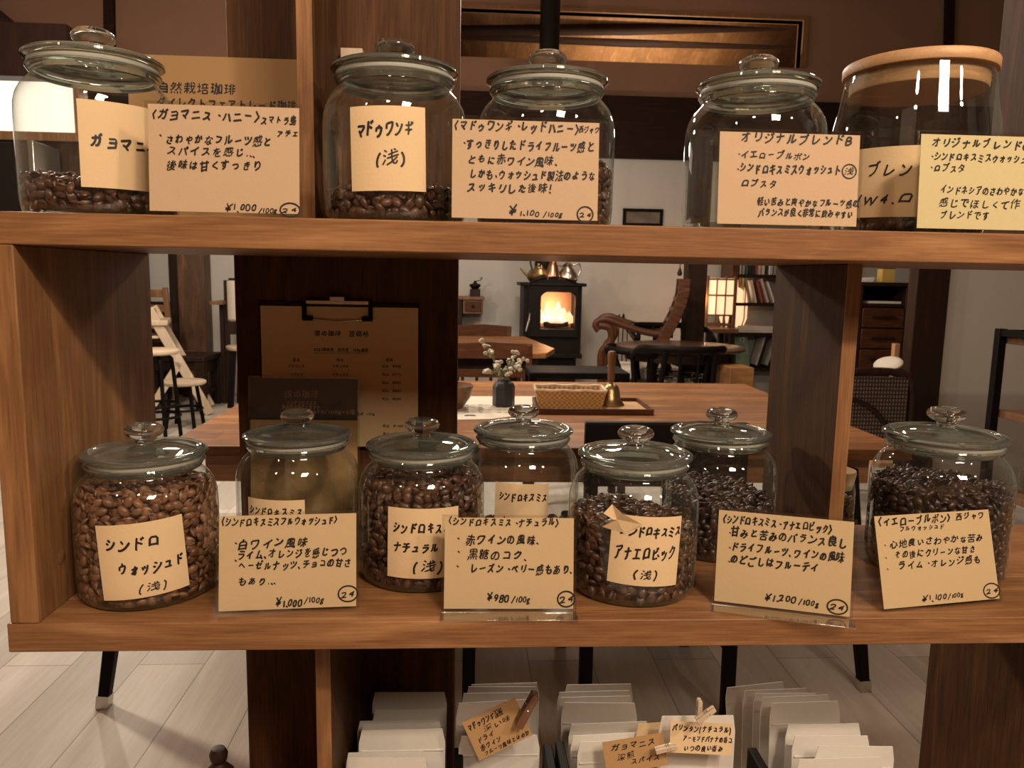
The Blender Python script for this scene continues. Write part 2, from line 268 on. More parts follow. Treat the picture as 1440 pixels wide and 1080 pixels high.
[12479, 0.87, [[28,52,26,50,26,46,23,44,19,39,12,33,8,32],[26,46,46,46,46,41,41,32,35,23,26,16,19,12,17,11,16,12],[37,26,37,25],[37,26,36,26],[43,21,31,30,25,33],[36,25,36,26],[36,25,37,25]]],
[12480, 0.96, [[28,52,27,52,26,51,24,45],[35,24,33,22,26,15,16,10,13,10],[23,32,36,24,41,19],[8,30,13,33,23,45,44,45],[36,24,43,36,44,45,46,46,46,48,43,53],[52,50,49,56]]],
[12481, 0.91, [[50,34,9,34],[45,49,43,50,28,47,18,47,14,47,12,48],[16,12,19,12,22,13,26,17,28,22,30,27,30,34,30,48],[30,34,30,34]]],
[12483, 0.85, [[27,40,30,32],[45,37,42,27,38,20,32,15,23,9,22,10],[15,37,18,28]]],
[12484, 0.9, [[10,46,15,35],[29,38,29,40,26,49],[19,13,22,12,26,14,33,19,39,26,45,36,47,42,48,47]]],
[12486, 0.92, [[18,11,22,13,27,18,30,25,30,36],[9,35,50,36,52,34],[16,49,44,49]]],
[12488, 0.85, [[23,51,23,11],[46,28,29,35,23,36]]],
[12489, 0.87, [[23,9,21,11,21,50],[21,35,26,35,44,28],[40,43,37,48],[47,46,44,51]]],
[12490, 0.92, [[10,38,51,38],[16,12,18,12,23,15,26,19,29,25,31,35,31,51]]],
[12491, 0.89, [[50,15,48,17,9,17],[43,44,14,44]]],
[12493, 0.93, [[29,10,29,29,41,40,42,44,13,45],[10,22,18,24,25,28,29,28],[40,27,43,26,49,22],[29,45,29,52]]],
[12495, 0.92, [[22,46,20,38,18,29,12,17,10,15],[52,13,51,14,49,14],[37,46,45,28,49,14]]],
[12496, 0.96, [[44,51,46,47],[7,13,9,13,11,16,16,26,20,37,21,45],[35,46,36,46,44,30,47,19,48,14],[49,54,52,49]]],
[12497, 0.96, [[7,13,9,13,11,16,16,26,20,37,21,45],[35,46,36,46,44,30,47,19,48,14],[52,46,53,51,50,54,47,54,44,51,44,48,46,45,49,44,51,45,52,46]]],
[12498, 0.86, [[48,15,47,14,45,14,25,13,20,14,17,16,17,50],[17,34,25,35,44,42]]],
[12499, 0.92, [[48,54,50,49],[42,43,41,41,37,39,20,34,15,33],[15,49,15,17,16,14,18,13,23,12,42,13,45,13,46,14],[44,47,41,52]]],
[12501, 0.86, [[16,14,19,13,23,14,30,18,37,24,44,35,46,46,44,47,12,47]]],
[12502, 0.97, [[12,46,44,46],[52,51,50,56],[17,13,20,12,28,16,36,23,40,28,44,37,45,45,44,47,45,47,46,50,43,54]]],
[12503, 0.98, [[12,46,52,46,54,48,55,50,54,52,52,55,47,55,45,51,45,45,44,37,38,25,32,19,27,15,20,12,17,13],[45,46,45,46]]],
[12504, 0.95, [[50,17,34,36,28,41,26,43,23,42,11,28]]],
[12505, 0.94, [[50,43,46,49],[50,16,35,34,27,41,26,41,22,41,10,27],[43,40,39,46]]],
[12508, 0.95, [[29,51,29,12,21,11],[45,48,43,52],[8,18,14,25,16,30],[48,41,9,41],[49,19,42,30],[49,54,52,49]]],
[12510, 0.93, [[10,46,48,46,47,41,43,36,34,26,33,26,29,23],[18,30,19,30,25,24,29,23,30,19,38,12]]],
[12511, 0.81, [[16,35,19,35,39,30,40,30],[42,13,25,17,13,19],[17,49,21,50,44,45]]],
[12512, 0.93, [[9,15,46,18],[41,30,45,22,46,18,48,17,50,12,51,12,52,11],[29,51,27,50,25,42,17,20,17,16]]],
[12513, 0.87, [[9,13,13,12,16,14,24,20,30,26,33,31,35,33,39,40,43,49],[33,30,40,24,46,18],[33,31,30,33,22,39,19,40]]],
[12514, 0.91, [[14,48,45,48],[10,32,49,32],[48,13,30,13,27,15,26,17,26,48]]],
[12515, 0.87, [[24,32,22,41],[13,30,40,36,45,36,44,30,37,23],[25,32,25,27,30,8]]],
[12517, 0.86, [[37,14,39,35,38,36,18,36],[47,14,13,14]]],
[12519, 0.77, [[17,39,42,39,42,12],[42,26,17,26],[16,12,42,12]]],
[12520, 0.83, [[14,47,45,47,45,15],[45,32,15,32],[12,14,45,15]]],
[12521, 0.88, [[21,12,26,12,36,18,43,26,46,31,46,36,46,37,12,37],[17,49,44,49]]],
[12522, 0.78, [[17,49,16,28],[25,12,27,12,35,16,40,24,42,34,42,50]]],
[12523, 0.95, [[51,28,51,26,43,18,38,15,33,15,34,50],[12,14,16,20,18,26,19,49]]],
[12524, 0.91, [[49,31,49,30,46,27,45,27,43,25,37,20,25,15,22,14,17,14,17,50]]],
[12525, 0.86, [[47,13,46,46,13,46,12,13],[13,16,47,16]]],
[12527, 0.88, [[12,33,12,47,45,47,47,46,45,33,39,22,30,15,24,12,20,13]]],
[12531, 0.92, [[25,40,15,48],[11,14,14,13,20,14,31,19,36,22,41,26,48,34,50,37,50,41]]],
[12539, 0.61, [[29,32,29,32]]],
[12540, 0.9, [[10,32,48,32]]],
[20316, 0.96, [[35,9,35,46],[51,34,35,34],[52,22,35,22],[33,55,31,52,30,46,28,46,22,35],[30,46,52,46],[8,36,9,38,13,39],[14,9,13,40,14,45,19,54]]],
[20385, 0.95, [[51,10,51,37,22,37,22,10],[32,13,32,49],[22,13,51,13],[17,55,13,45,12,40,13,39,13,9],[52,49,21,49],[41,13,41,49],[6,35,9,39,12,40]]],
[20693, 0.97, [[37,19,39,20,53,20],[20,20,34,20,35,19,37,19,43,13,49,9,52,9],[32,45,32,55],[52,45,20,45],[20,9,22,8,30,12,33,15,35,19],[5,33,9,38,12,39],[13,9,12,40,13,45,17,54],[49,28,24,28],[30,35,28,41,28,45],[22,35,51,35],[36,19,36,35],[40,45,40,55],[45,45,43,35],[26,49,24,54],[49,53,47,49]]],
[20870, 0.92, [[29,31,29,51],[50,31,9,31],[42,9,48,9,50,10,50,51,9,51,9,9]]],
[21517, 0.85, [[26,55,24,54,24,50],[18,9,18,27],[8,25,23,28,46,28,46,9],[46,12,18,12],[8,41,9,41,12,42,23,50,44,49,44,49,43,45,37,38,31,34,27,33],[18,40,20,40,22,38,26,35,27,33],[27,33,25,28]]],
[21619, 0.96, [[49,15,43,23,42,26,38,29],[23,13,28,18,32,23,34,26,38,29],[26,46,49,46],[8,22,18,23,18,50,8,50,8,18],[38,31,38,32],[38,55,38,9],[24,33,36,33,37,31,39,33,52,33]]],
[22320, 0.96, [[13,54,13,22],[22,33,27,35],[52,16,51,11,47,9,33,9,30,10,28,12,27,49],[7,18,13,20,13,22,16,22,20,24],[39,55,39,21],[39,41,43,42,46,44,50,44,50,26,48,23,45,23],[19,42,7,42],[27,37,30,37,35,39,38,39]]],
[22521, 0.96, [[13,54,13,20],[18,41,6,41],[25,49,50,49],[46,44,44,37,44,34],[52,34,23,34],[30,38,29,45],[27,10,27,25,48,25,48,10],[27,10,48,10],[20,24,19,22,15,20,13,20,13,19,9,18,6,16],[37,55,38,49]]],
[22770, 0.95, [[13,40,46,40],[22,26,22,22,18,15,15,12,8,9],[35,25,35,14,36,10,49,9,51,11,52,16],[9,26,9,32,49,32,49,26],[7,49,51,49],[29,55,29,41]]],
[22812, 0.97, [[39,29,35,33],[54,10,49,10,43,13,38,18],[28,55,30,52,30,49],[24,29,25,30,27,31,28,35,31,39,33,39,34,43,33,49],[7,49,51,49],[33,39,49,39,49,35,45,26,38,18,37,18,34,15,28,12,23,9],[37,18,32,24,27,31],[9,29,10,31,14,32],[14,9,14,33,15,37,18,43,18,49]]],
[23450, 0.96, [[28,55,30,49],[43,38,16,38],[8,41,9,49,50,49,50,41],[15,20,15,22,16,29],[15,20,17,20,22,14,26,12,29,12,31,10,51,9],[15,20,14,20,13,19,11,14,8,10],[29,38,29,12],[29,25,46,25]]],
[23798, 0.95, [[51,30,14,30],[35,12,35,17],[35,12,9,12,9,17],[14,37,44,37,44,50,15,51,14,50,14,24,49,23,49,17,48,10,46,8,40,8,39,9],[44,44,14,44],[22,12,22,18],[27,51,27,55,30,56]]],
[24120, 0.92, [[12,12,13,23,47,23,46,11,40,10],[30,9,30,30],[42,47,42,50,46,55],[29,55,29,47],[30,30,41,31,41,39,17,39,17,31,30,30],[50,39,50,47,29,47,9,47,8,39],[17,47,17,50,14,55]]],
[24180, 0.95, [[32,9,32,48],[6,21,52,21],[16,21,16,36,48,36],[18,54,17,49,15,48,13,44,8,38],[17,49,49,48]]],
[24202, 0.97, [[16,14,19,16,26,23,30,29,34,30],[34,41,34,9],[34,31,34,30],[34,31,37,29,40,25,40,24,48,16,52,14],[34,33,36,34,51,34],[34,33,32,34,17,34],[51,48,11,48,10,27,9,19,7,12,7,8],[31,55,33,51,33,48]]],
[24460, 0.97, [[21,21,27,24,29,27,31,27,33,34],[28,25,35,17,35,15],[45,49,44,49,39,44,35,43,34,44,26,45,24,44],[34,43,34,41,30,39,28,37,27,35],[17,43,13,36,14,9],[13,34,10,33,7,30],[15,53,15,52,8,45,7,45],[46,40,47,36,50,35,51,32],[47,36,46,35,23,34],[35,55,27,47,26,45],[35,15,33,13,21,9],[35,15,38,15,39,14,44,12,52,9],[31,27,46,27,45,22,39,17,38,15]]],
[24515, 0.97, [[43,19,41,12,40,10,24,9,21,10,20,15,20,39],[46,36,52,20,51,18],[36,43,25,51],[11,35,9,23,7,18]]],
[24863, 0.96, [[47,19,50,12],[32,17,31,18],[17,43,30,43],[36,55,37,41,39,35,41,33,41,30,45,26,49,24,51,25,52,30],[41,30,38,29,35,26,32,26,29,28,17,28,18,37,29,37,29,28],[7,25,10,35,12,50,52,50],[36,50,36,49],[42,14,41,10,39,9,20,9,19,10,18,12,18,19],[48,43,44,34,41,33],[6,10,8,12,11,17,13,18],[47,50,47,52,43,55]]],
[26684, 0.98, [[15,55,15,36],[7,43,22,43,25,40,29,44,31,45,32,48,34,50,35,54,37,55],[15,43,15,43],[29,27,29,10],[29,25,48,25],[15,9,15,34,14,35],[34,50,47,49,46,44,39,35],[29,10,48,10],[15,36,17,35,19,34,22,31,22,27,23,26,29,27,30,29,36,33,38,35],[48,10,48,25,50,27],[50,27,49,29,38,35,34,40,33,43,31,45],[15,36,13,34,12,34,10,28,6,20,6,19],[53,28,50,27]]],
[26685, 0.97, [[19,55,19,39],[6,39,52,39],[27,19,26,19,23,22,19,23],[19,9,19,35],[36,55,37,35,38,24,40,21,40,17,41,17,43,12,47,9,50,9,52,10,52,16],[36,40,37,39],[7,29,29,29],[29,10,32,12,38,17,40,17],[44,54,50,48,50,47],[40,21,43,23,48,32,49,33],[19,29,18,29],[28,49,9,49],[7,14,13,18,15,23,18,24]]],
[27442, 0.96, [[7,44,11,49,13,53],[11,9,11,27],[28,47,22,54],[51,10,46,17,43,25,41,26],[9,29,9,31,12,34,16,40,17,41,18,44],[9,29,7,28],[9,29,11,27],[42,41,41,26,39,24,36,16,31,9],[52,45,50,35],[52,45,35,46],[37,55,35,50,35,47,30,36],[11,27,25,27,28,29,28,31,24,35,24,36,19,40,17,41],[11,12,25,13,25,27]]],
[27604, 0.94, [[51,22,51,15,49,10,36,10,34,11,33,15,33,54],[33,34,38,35,49,43],[25,38,11,38],[11,54,11,12],[26,16,15,12,11,12]]],
[27861, 0.94, [[10,54,17,50],[43,22,47,17,47,14,49,13,51,9],[37,55,37,32],[49,46,25,46],[7,39,14,36],[51,32,23,32],[17,25,9,10],[35,32,35,28,27,16,26,12,47,14]]],
[27973, 0.96, [[22,41,49,45],[52,16,52,13,50,9,44,9,40,14,39,16,37,18,35,27,34,32],[9,11,15,25],[7,39,13,36],[38,18,38,17],[38,18,38,18],[39,54,44,51],[22,10,37,16,39,18,45,22,50,27],[33,32,32,54],[20,30,52,34],[38,17,38,18],[38,17,38,17],[10,54,16,50],[33,43,32,43]]],
[28145, 0.95, [[51,13,43,20,43,21,38,27],[8,54,10,54,15,50],[29,43,29,41,24,37,23,36],[36,34,36,9],[22,28,33,28,35,27,38,27,39,28,50,28],[48,38,48,37],[13,35,7,39],[15,25,8,11,8,10],[20,12,24,15,35,27],[22,46,22,52,50,52,50,46]]],
[28953, 0.96, [[21,45,18,37],[6,9,9,14,13,24,14,55],[28,10,28,25,49,25,49,10],[28,10,49,10],[52,34,24,34],[32,38,30,44],[50,49,25,49],[8,44,6,33],[38,55,38,49],[13,23,16,22,19,17,19,13],[47,44,44,37,44,34]]],
[28982, 0.96, [[40,54,40,37,43,35,46,28,51,23],[40,37,38,35,36,29,30,24,27,22,26,23],[8,9,13,16],[48,52,49,50],[23,15,24,10],[17,55,16,50,15,50,12,43,7,38],[16,50,27,50,27,47,26,42,24,40,22,35,19,32,18,32,18,30,15,27,9,23,5,24],[24,40,18,43],[13,36,18,32],[51,44,32,44],[51,9,47,17],[37,9,35,16]]],
[29006, 0.95, [[40,21,46,21,47,23,47,42],[20,49,20,52,19,54],[7,49,51,49],[21,21,25,21,27,24,26,43,11,42,11,22],[27,29,11,29],[36,10,35,16],[43,56,40,54,39,49],[23,14,24,9],[11,36,27,36],[51,9,48,14,46,16],[36,40,36,28],[7,8,9,9,13,16]]],
[29245, 0.96, [[44,39,47,43],[44,39,48,35],[44,39,42,39],[11,42,20,36],[15,39,13,37,9,35],[8,9,19,15,24,20,28,29,29,29],[8,21,12,22,14,25],[49,22,45,26,43,26,41,28,38,29],[52,9,48,10,41,14,36,18,35,22,34,22,32,28,29,29,29,54],[51,48,7,48],[43,26,41,23,35,22],[19,30,15,25],[50,31,48,30,45,26],[20,44,16,39],[38,41,39,42,42,39],[10,28,18,22],[38,35,40,36,42,39]]],
[29640, 0.93, [[12,51,12,18],[17,51,7,51],[51,10,51,48,40,48,40,10],[16,35,7,35],[6,15,17,19],[27,55,27,42,25,25,23,15,19,9],[51,15,41,15],[28,9,31,10,33,12,33,14,34,23,35,44,22,44]]],
[29746, 0.96, [[19,51,7,51],[33,9,33,54],[42,9,42,54],[13,18,13,51],[6,15,19,19],[51,46,42,46],[51,34,42,34],[18,35,7,35],[24,23,33,23],[52,23,42,23],[33,34,25,34],[33,46,25,46]]],
[29976, 0.95, [[17,54,17,9],[17,13,42,13],[17,28,42,28],[7,45,52,45],[42,9,42,54]]],
[30333, 0.86, [[12,9,12,46,47,46,47,9],[12,13,47,13],[47,29,12,29],[26,46,26,50,29,55]]],
[31179, 0.97, [[26,31,28,31,29,33,32,43],[39,55,39,28,37,27,37,24,33,16,26,9],[39,28,41,27,42,23,47,14,52,9],[6,18,6,19,9,24,13,32,16,33],[8,51,16,52,17,53,22,54,25,53],[23,25,23,28,20,32,16,33],[51,43,50,43,46,31],[16,9,16,52],[16,33,16,33],[7,39,24,39],[16,39,16,39]]],
[31246, 0.97, [[44,45,45,48,48,55],[44,45,49,44,49,30,28,31,29,44,44,45],[16,52,15,34],[23,39,7,39],[16,39,15,39],[6,19,8,22,12,31,15,34],[34,30,34,25,33,18,29,12,25,9,24,9],[7,50,12,52,16,52,20,54,24,53],[15,34,19,33,23,28],[32,55,34,49,34,44],[53,15,52,9,46,9,43,10,43,30],[16,9,16,32,15,33]]],
[31278, 0.97, [[39,52,39,9],[53,53,51,54,47,54,39,52,27,52,25,53,20,54,16,52,16,51,7,50],[16,51,15,34,12,30,8,23,6,20,6,17],[22,39,7,39],[16,39,15,39],[28,32,28,24,51,25,50,39,28,39,28,32],[52,46,25,46],[51,32,28,32],[51,17,27,17],[23,25,23,27,19,31,16,32,15,33],[16,32,16,9],[53,9,24,9]]],
[31958, 0.96, [[50,10,49,20,32,20,32,10],[50,10,32,10],[6,51,8,43],[13,55,13,8],[13,29,13,29],[13,29,10,27,9,24,6,18,6,16],[32,42,50,41,49,28,32,28],[13,36,13,36],[6,36,19,36],[18,43,20,51],[51,49,26,49,25,23,24,17,21,9],[38,55,40,50],[40,45,40,20],[26,35,52,35],[13,29,16,28,19,24]]],
[33258, 0.85, [[13,9,13,47,27,48,46,47,46,9],[46,12,13,12],[27,48,27,51,29,55],[13,24,46,24],[13,35,46,35]]],
[33391, 0.95, [[30,50,29,56],[14,30,45,30,45,50,30,50,14,49,14,10,27,13],[45,40,14,40],[49,25,47,24,37,17],[53,10,49,10,44,12,38,15,37,17,34,18,29,23,27,27,27,30]]],
[33510, 0.94, [[51,50,7,50],[51,36,7,36],[39,44,39,55],[14,11,14,25,29,25,46,25,46,11],[14,11,46,11],[19,55,19,44],[29,41,29,25]]],
[35069, 0.96, [[29,51,10,52],[43,31,48,32,49,33,49,55],[19,55,19,32],[39,38,39,52],[30,45,6,45],[31,13,25,10,18,10],[53,10,48,10,41,13,40,14,40,16,37,16,34,19,33,21,32,25],[9,33,9,39,29,39,29,30,30,25],[29,32,29,32],[29,32,28,32],[26,25,24,22,18,19,18,18,9,16,6,16],[18,18,18,10],[28,32,28,32],[28,32,29,30],[51,25,7,25],[29,32,28,32],[40,16,41,17,48,21,50,21],[12,55,10,52,7,48],[28,32,26,32]]],
[35199, 0.94, [[10,24,16,24,21,29,23,33,24,39,24,51],[23,39,24,39],[10,9,10,39,49,39,49,9],[51,51,8,51],[35,51,35,26,38,25,49,25],[10,12,49,12]]],
[35430, 0.97, [[31,15,31,33],[25,13,39,17],[42,55,43,33,45,17,47,10,50,8,51,9,53,12,52,17],[20,39,9,39],[37,33,25,33],[26,44,52,44],[13,54,15,51],[6,46,20,46],[9,32,20,32],[9,12,9,24,20,24,20,12,9,12],[51,49,48,54]]],
[35910, 0.94, [[50,52,8,52],[36,11,38,19,40,23,41,23],[51,10,7,10],[18,23,20,16],[13,33,14,43,44,43,44,28,14,28,13,33]]],
[36009, 0.97, [[30,38,50,38,48,29,44,20,42,19,42,17,36,11,32,9],[42,19,39,22,35,29,33,38],[12,17,10,17,7,10],[50,54,29,51,30,37,29,25,27,18,25,12,24,11,21,12,18,17],[20,33,20,52,8,52,8,23,20,23,20,33],[20,43,8,43],[52,9,49,11,42,17],[20,33,8,33]]],
[36196, 0.96, [[14,9,18,13,22,18,24,27,24,37],[30,9,35,9,36,10,36,37],[8,37,51,37],[46,48,13,48],[29,55,29,37],[45,28,51,19,51,17],[7,18,10,22,13,27,15,28]]],
[36605, 0.98, [[6,18,26,18],[53,33,50,33,40,38,34,48,34,52],[16,55,16,9],[40,38,39,36,33,33,25,32],[30,52,49,52,49,50,47,45,41,38],[25,32,25,42,7,41,7,26,25,26,25,32],[25,34,7,34],[25,49,7,49],[28,10,52,10],[32,23,50,23],[41,29,41,10]]],
[36796, 0.96, [[52,12,49,10,29,10,22,12,14,17],[23,20,27,24,30,29,34,40,36,41,35,48,32,51,30,52],[15,48,13,50],[14,17,14,34,7,34],[14,17,9,14,7,11],[36,41,38,40,41,30,45,25,49,20,50,20]]],
[38750, 0.96, [[36,54,36,9],[36,47,51,47],[23,9,23,54],[9,47,23,47],[52,22,36,22],[23,22,7,22],[36,34,50,34],[9,34,23,34]]],
[39080, 0.97, [[42,10,41,13,39,14,39,17,37,19],[29,44,29,14],[19,44,29,44,38,46,41,45],[16,13,39,14],[29,25,39,25,38,36,19,36,19,25,29,25],[53,16,53,10,51,9,49,10,47,15,46,29,46,52,13,52,12,26,10,18,7,9]]],
[39135, 0.98, [[45,22,45,21,39,17,39,16],[45,22,43,25],[30,40,29,45,27,46],[43,40,16,40],[47,9,40,14,39,16,35,16,29,19],[16,10,16,42],[16,33,43,33],[29,12,16,10],[54,41,50,40,47,42,44,43,43,44,35,48,30,54,28,53,25,49,17,44,16,42,12,41,7,39],[16,24,43,25],[43,25,43,40,44,43]]],
[39154, 0.97, [[10,12,10,39,18,40,25,39,24,25,10,25],[23,15,19,15,14,12,10,12,8,10,7,8],[36,55,35,46,34,44,33,39,30,35],[35,45,51,45,49,35,49,33,50,32],[53,10,52,9,49,12,45,17,43,24,40,26,40,37],[25,32,10,32],[18,40,17,44],[22,19,22,16,24,14,25,11,29,10,35,16,39,25,40,26],[6,45,10,47,16,53,19,52,26,47]]],
[39321, 0.97, [[29,51,29,33],[7,43,51,43],[34,42,35,39,40,34,47,30,51,28,52,29],[15,10,15,26,13,30],[15,10,44,10],[15,26,44,26],[44,10,44,26],[44,26,47,28,47,30],[12,51,29,51,31,52,41,54,46,54],[15,18,44,18],[5,28,8,28,18,34,24,39,25,42]]],
[40658, 0.95, [[50,9,48,14],[29,53,13,53,13,36,46,36,46,53,29,53],[13,45,46,45],[13,15,12,15,9,9],[12,29,47,29],[36,10,35,14],[29,53,29,21],[52,21,7,21],[24,9,23,14]]],
[65281, 0.31, [[16,26,16,49],[16,14,16,14]]],
]

# ------------------------------------------------------------------ mesh building
class MB:
    def __init__(s): s.v = []; s.f = []; s.T = None
    def add(s, vs, fs):
        n = len(s.v)
        for p in vs:
            p = Vector(p); s.v.append(tuple(s.T @ p) if s.T else tuple(p))
        s.f += [tuple(i+n for i in f) for f in fs]; return s
    def box(s, x0, x1, y0, y1, z0, z1):
        vs = [(x, y, z) for z in (z0, z1) for y in (y0, y1) for x in (x0, x1)]
        return s.add(vs, [(0, 2, 3, 1), (4, 5, 7, 6), (0, 1, 5, 4), (2, 6, 7, 3), (0, 4, 6, 2), (1, 3, 7, 5)])
    def beam(s, a, b, w, h, up=(0, 0, 1), w2=None, h2=None):
        a, b = Vector(a), Vector(b); d = (b-a).normalized(); u = Vector(up)
        if abs(d.dot(u)) > .98: u = Vector((0, 1, 0))
        r = d.cross(u).normalized(); u = r.cross(d)
        vs = []
        for p, ww, hh in ((a, w, h), (b, w2 or w, h2 or h)):
            for sx, sy in ((-1, -1), (1, -1), (1, 1), (-1, 1)): vs.append(p + r*(sx*ww/2) + u*(sy*hh/2))
        return s.add(vs, [(0, 1, 2, 3), (7, 6, 5, 4), (0, 4, 5, 1), (1, 5, 6, 2), (2, 6, 7, 3), (3, 7, 4, 0)])
    def tube(s, pts, r, n=10, closed=False, flat=1.0):
        P = [Vector(p) for p in pts]; k = len(P); rr = r if isinstance(r, (list, tuple)) else [r]*k
        vs = []; prev = None
        for i in range(k):
            d = (P[(i+1) % k]-P[i-1]) if closed else (P[min(i+1, k-1)]-P[max(i-1, 0)])
            d.normalize()
            if prev is None:
                a = Vector((0, 0, 1)) if abs(d.z) < .9 else Vector((1, 0, 0)); q = d.cross(a).normalized()
            else: q = (prev - d*prev.dot(d)).normalized()
            prev = q; t = d.cross(q)
            for j in range(n):
                an = 2*math.pi*j/n; vs.append(P[i] + (q*math.cos(an) + t*math.sin(an)*flat)*rr[i])
        fs = []
        for i in range(k if closed else k-1):
            for j in range(n):
                a, b = i*n+j, i*n+(j+1) % n; c, d_ = ((i+1) % k)*n+(j+1) % n, ((i+1) % k)*n+j; fs.append((a, b, c, d_))
        if not closed: fs += [tuple(range(n))[::-1], tuple((k-1)*n+j for j in range(n))]
        return s.add(vs, fs)
    def lathe(s, prof, n=32, c=(0, 0, 0), sx=1, sy=1):
        vs = []; idx = []; c = Vector(c)
        for r, z in prof:
            if r < 1e-6: idx.append([len(vs)]*n); vs.append(c+Vector((0, 0, z)))
            else:
                idx.append(list(range(len(vs), len(vs)+n)))
                vs += [c+Vector((r*math.cos(2*math.pi*j/n)*sx, r*math.sin(2*math.pi*j/n)*sy, z)) for j in range(n)]
        fs = []
        for i in range(len(prof)-1):
            for j in range(n):
                q = [idx[i][j], idx[i][(j+1) % n], idx[i+1][(j+1) % n], idx[i+1][j]]
                u = []
                for a in q:
                    if a not in u: u.append(a)
                if len(u) > 2: fs.append(tuple(u))
        return s.add(vs, fs)
    def prism(s, poly, a, b, plane='XY'):
        k = len(poly); put = {'XY': lambda p, h: (p[0], p[1], h), 'XZ': lambda p, h: (p[0], h, p[1]), 'YZ': lambda p, h: (h, p[0], p[1])}[plane]
        vs = [put(p, a) for p in poly]+[put(p, b) for p in poly]
        return s.add(vs, [tuple(range(k))[::-1], tuple(range(k, 2*k))]+[(i, (i+1) % k, k+(i+1) % k, k+i) for i in range(k)])
    def ball(s, c, r, n=14, m=9):
        rx, ry, rz = r if isinstance(r, (list, tuple)) else (r, r, r)
        return s.lathe([(0 if i in (0, m) else math.sin(math.pi*i/m)*rx, -math.cos(math.pi*i/m)*rz) for i in range(m+1)], n, c, 1, ry/rx)
    def build(s, name, m, parent=None, ang=35, bevel=0, recalc=True, solid=0):
        me = bpy.data.meshes.new(name); me.from_pydata(s.v, [], s.f); me.update()
        if recalc:
            b = bmesh.new(); b.from_mesh(me); bmesh.ops.recalc_face_normals(b, faces=b.faces); b.to_mesh(me); b.free()
        me.polygons.foreach_set('use_smooth', [True]*len(me.polygons)); me.set_sharp_from_angle(angle=R(ang))
        me.materials.append(m); o = bpy.data.objects.new(name, me); COL.objects.link(o)
        if parent: o.parent = parent
        if bevel:
            q = o.modifiers.new('bevel', 'BEVEL'); q.width = bevel; q.segments = 2; q.limit_method = 'ANGLE'
            q.harden_normals = False
        if solid:
            q = o.modifiers.new('solid', 'SOLIDIFY'); q.thickness = solid; q.offset = 0
        return o
def rotm(e, loc=(0, 0, 0)): return Matrix.Translation(loc) @ Euler(e).to_matrix().to_4x4()
def tag(o, label=None, cat=None, group=None, kind=None):
    if label: o['label'] = label
    if cat: o['category'] = cat
    if group: o['group'] = group
    if kind: o['kind'] = kind
    return o
def thing(name, label, cat, loc=(0, 0, 0), rz=0, group=None, rot=None):
    o = bpy.data.objects.new(name, None); COL.objects.link(o); o.empty_display_size = .05
    o.location = loc; o.rotation_euler = rot if rot else (0, 0, rz)
    return tag(o, label, cat, group)
def struct(name, mb, m, **k): return tag(mb.build(name, m, **k), kind='structure')
def copy_tree(o, parent=None):
    c = o.copy(); COL.objects.link(c)
    if parent: c.parent = parent
    for ch in list(o.children): copy_tree(ch, c)
    return c
def another(o, label, loc, rz=0, rot=None):
    c = copy_tree(o); c['label'] = label; c.location = loc; c.rotation_euler = rot if rot else (0, 0, rz); return c
def arc(c, r, a0, a1, n, plane='XZ'):
    out = []
    for i in range(n+1):
        a = R(a0+(a1-a0)*i/n); x, y = r*math.cos(a), r*math.sin(a)
        out.append(Vector(c)+Vector({'XZ': (x, 0, y), 'YZ': (0, x, y), 'XY': (x, y, 0)}[plane]))
    return out
def smooth_path(P, n=6):
    P = [Vector(p) for p in P]; out = []
    for i in range(len(P)-1):
        p0, p1, p2, p3 = P[max(i-1, 0)], P[i], P[i+1], P[min(i+2, len(P)-1)]
        for k in range(n):
            t = k/n; out.append(.5*((2*p1)+(p2-p0)*t+(2*p0-5*p1+4*p2-p3)*t*t+(3*p1-p0-3*p2+p3)*t**3))
    return out+[P[-1]]

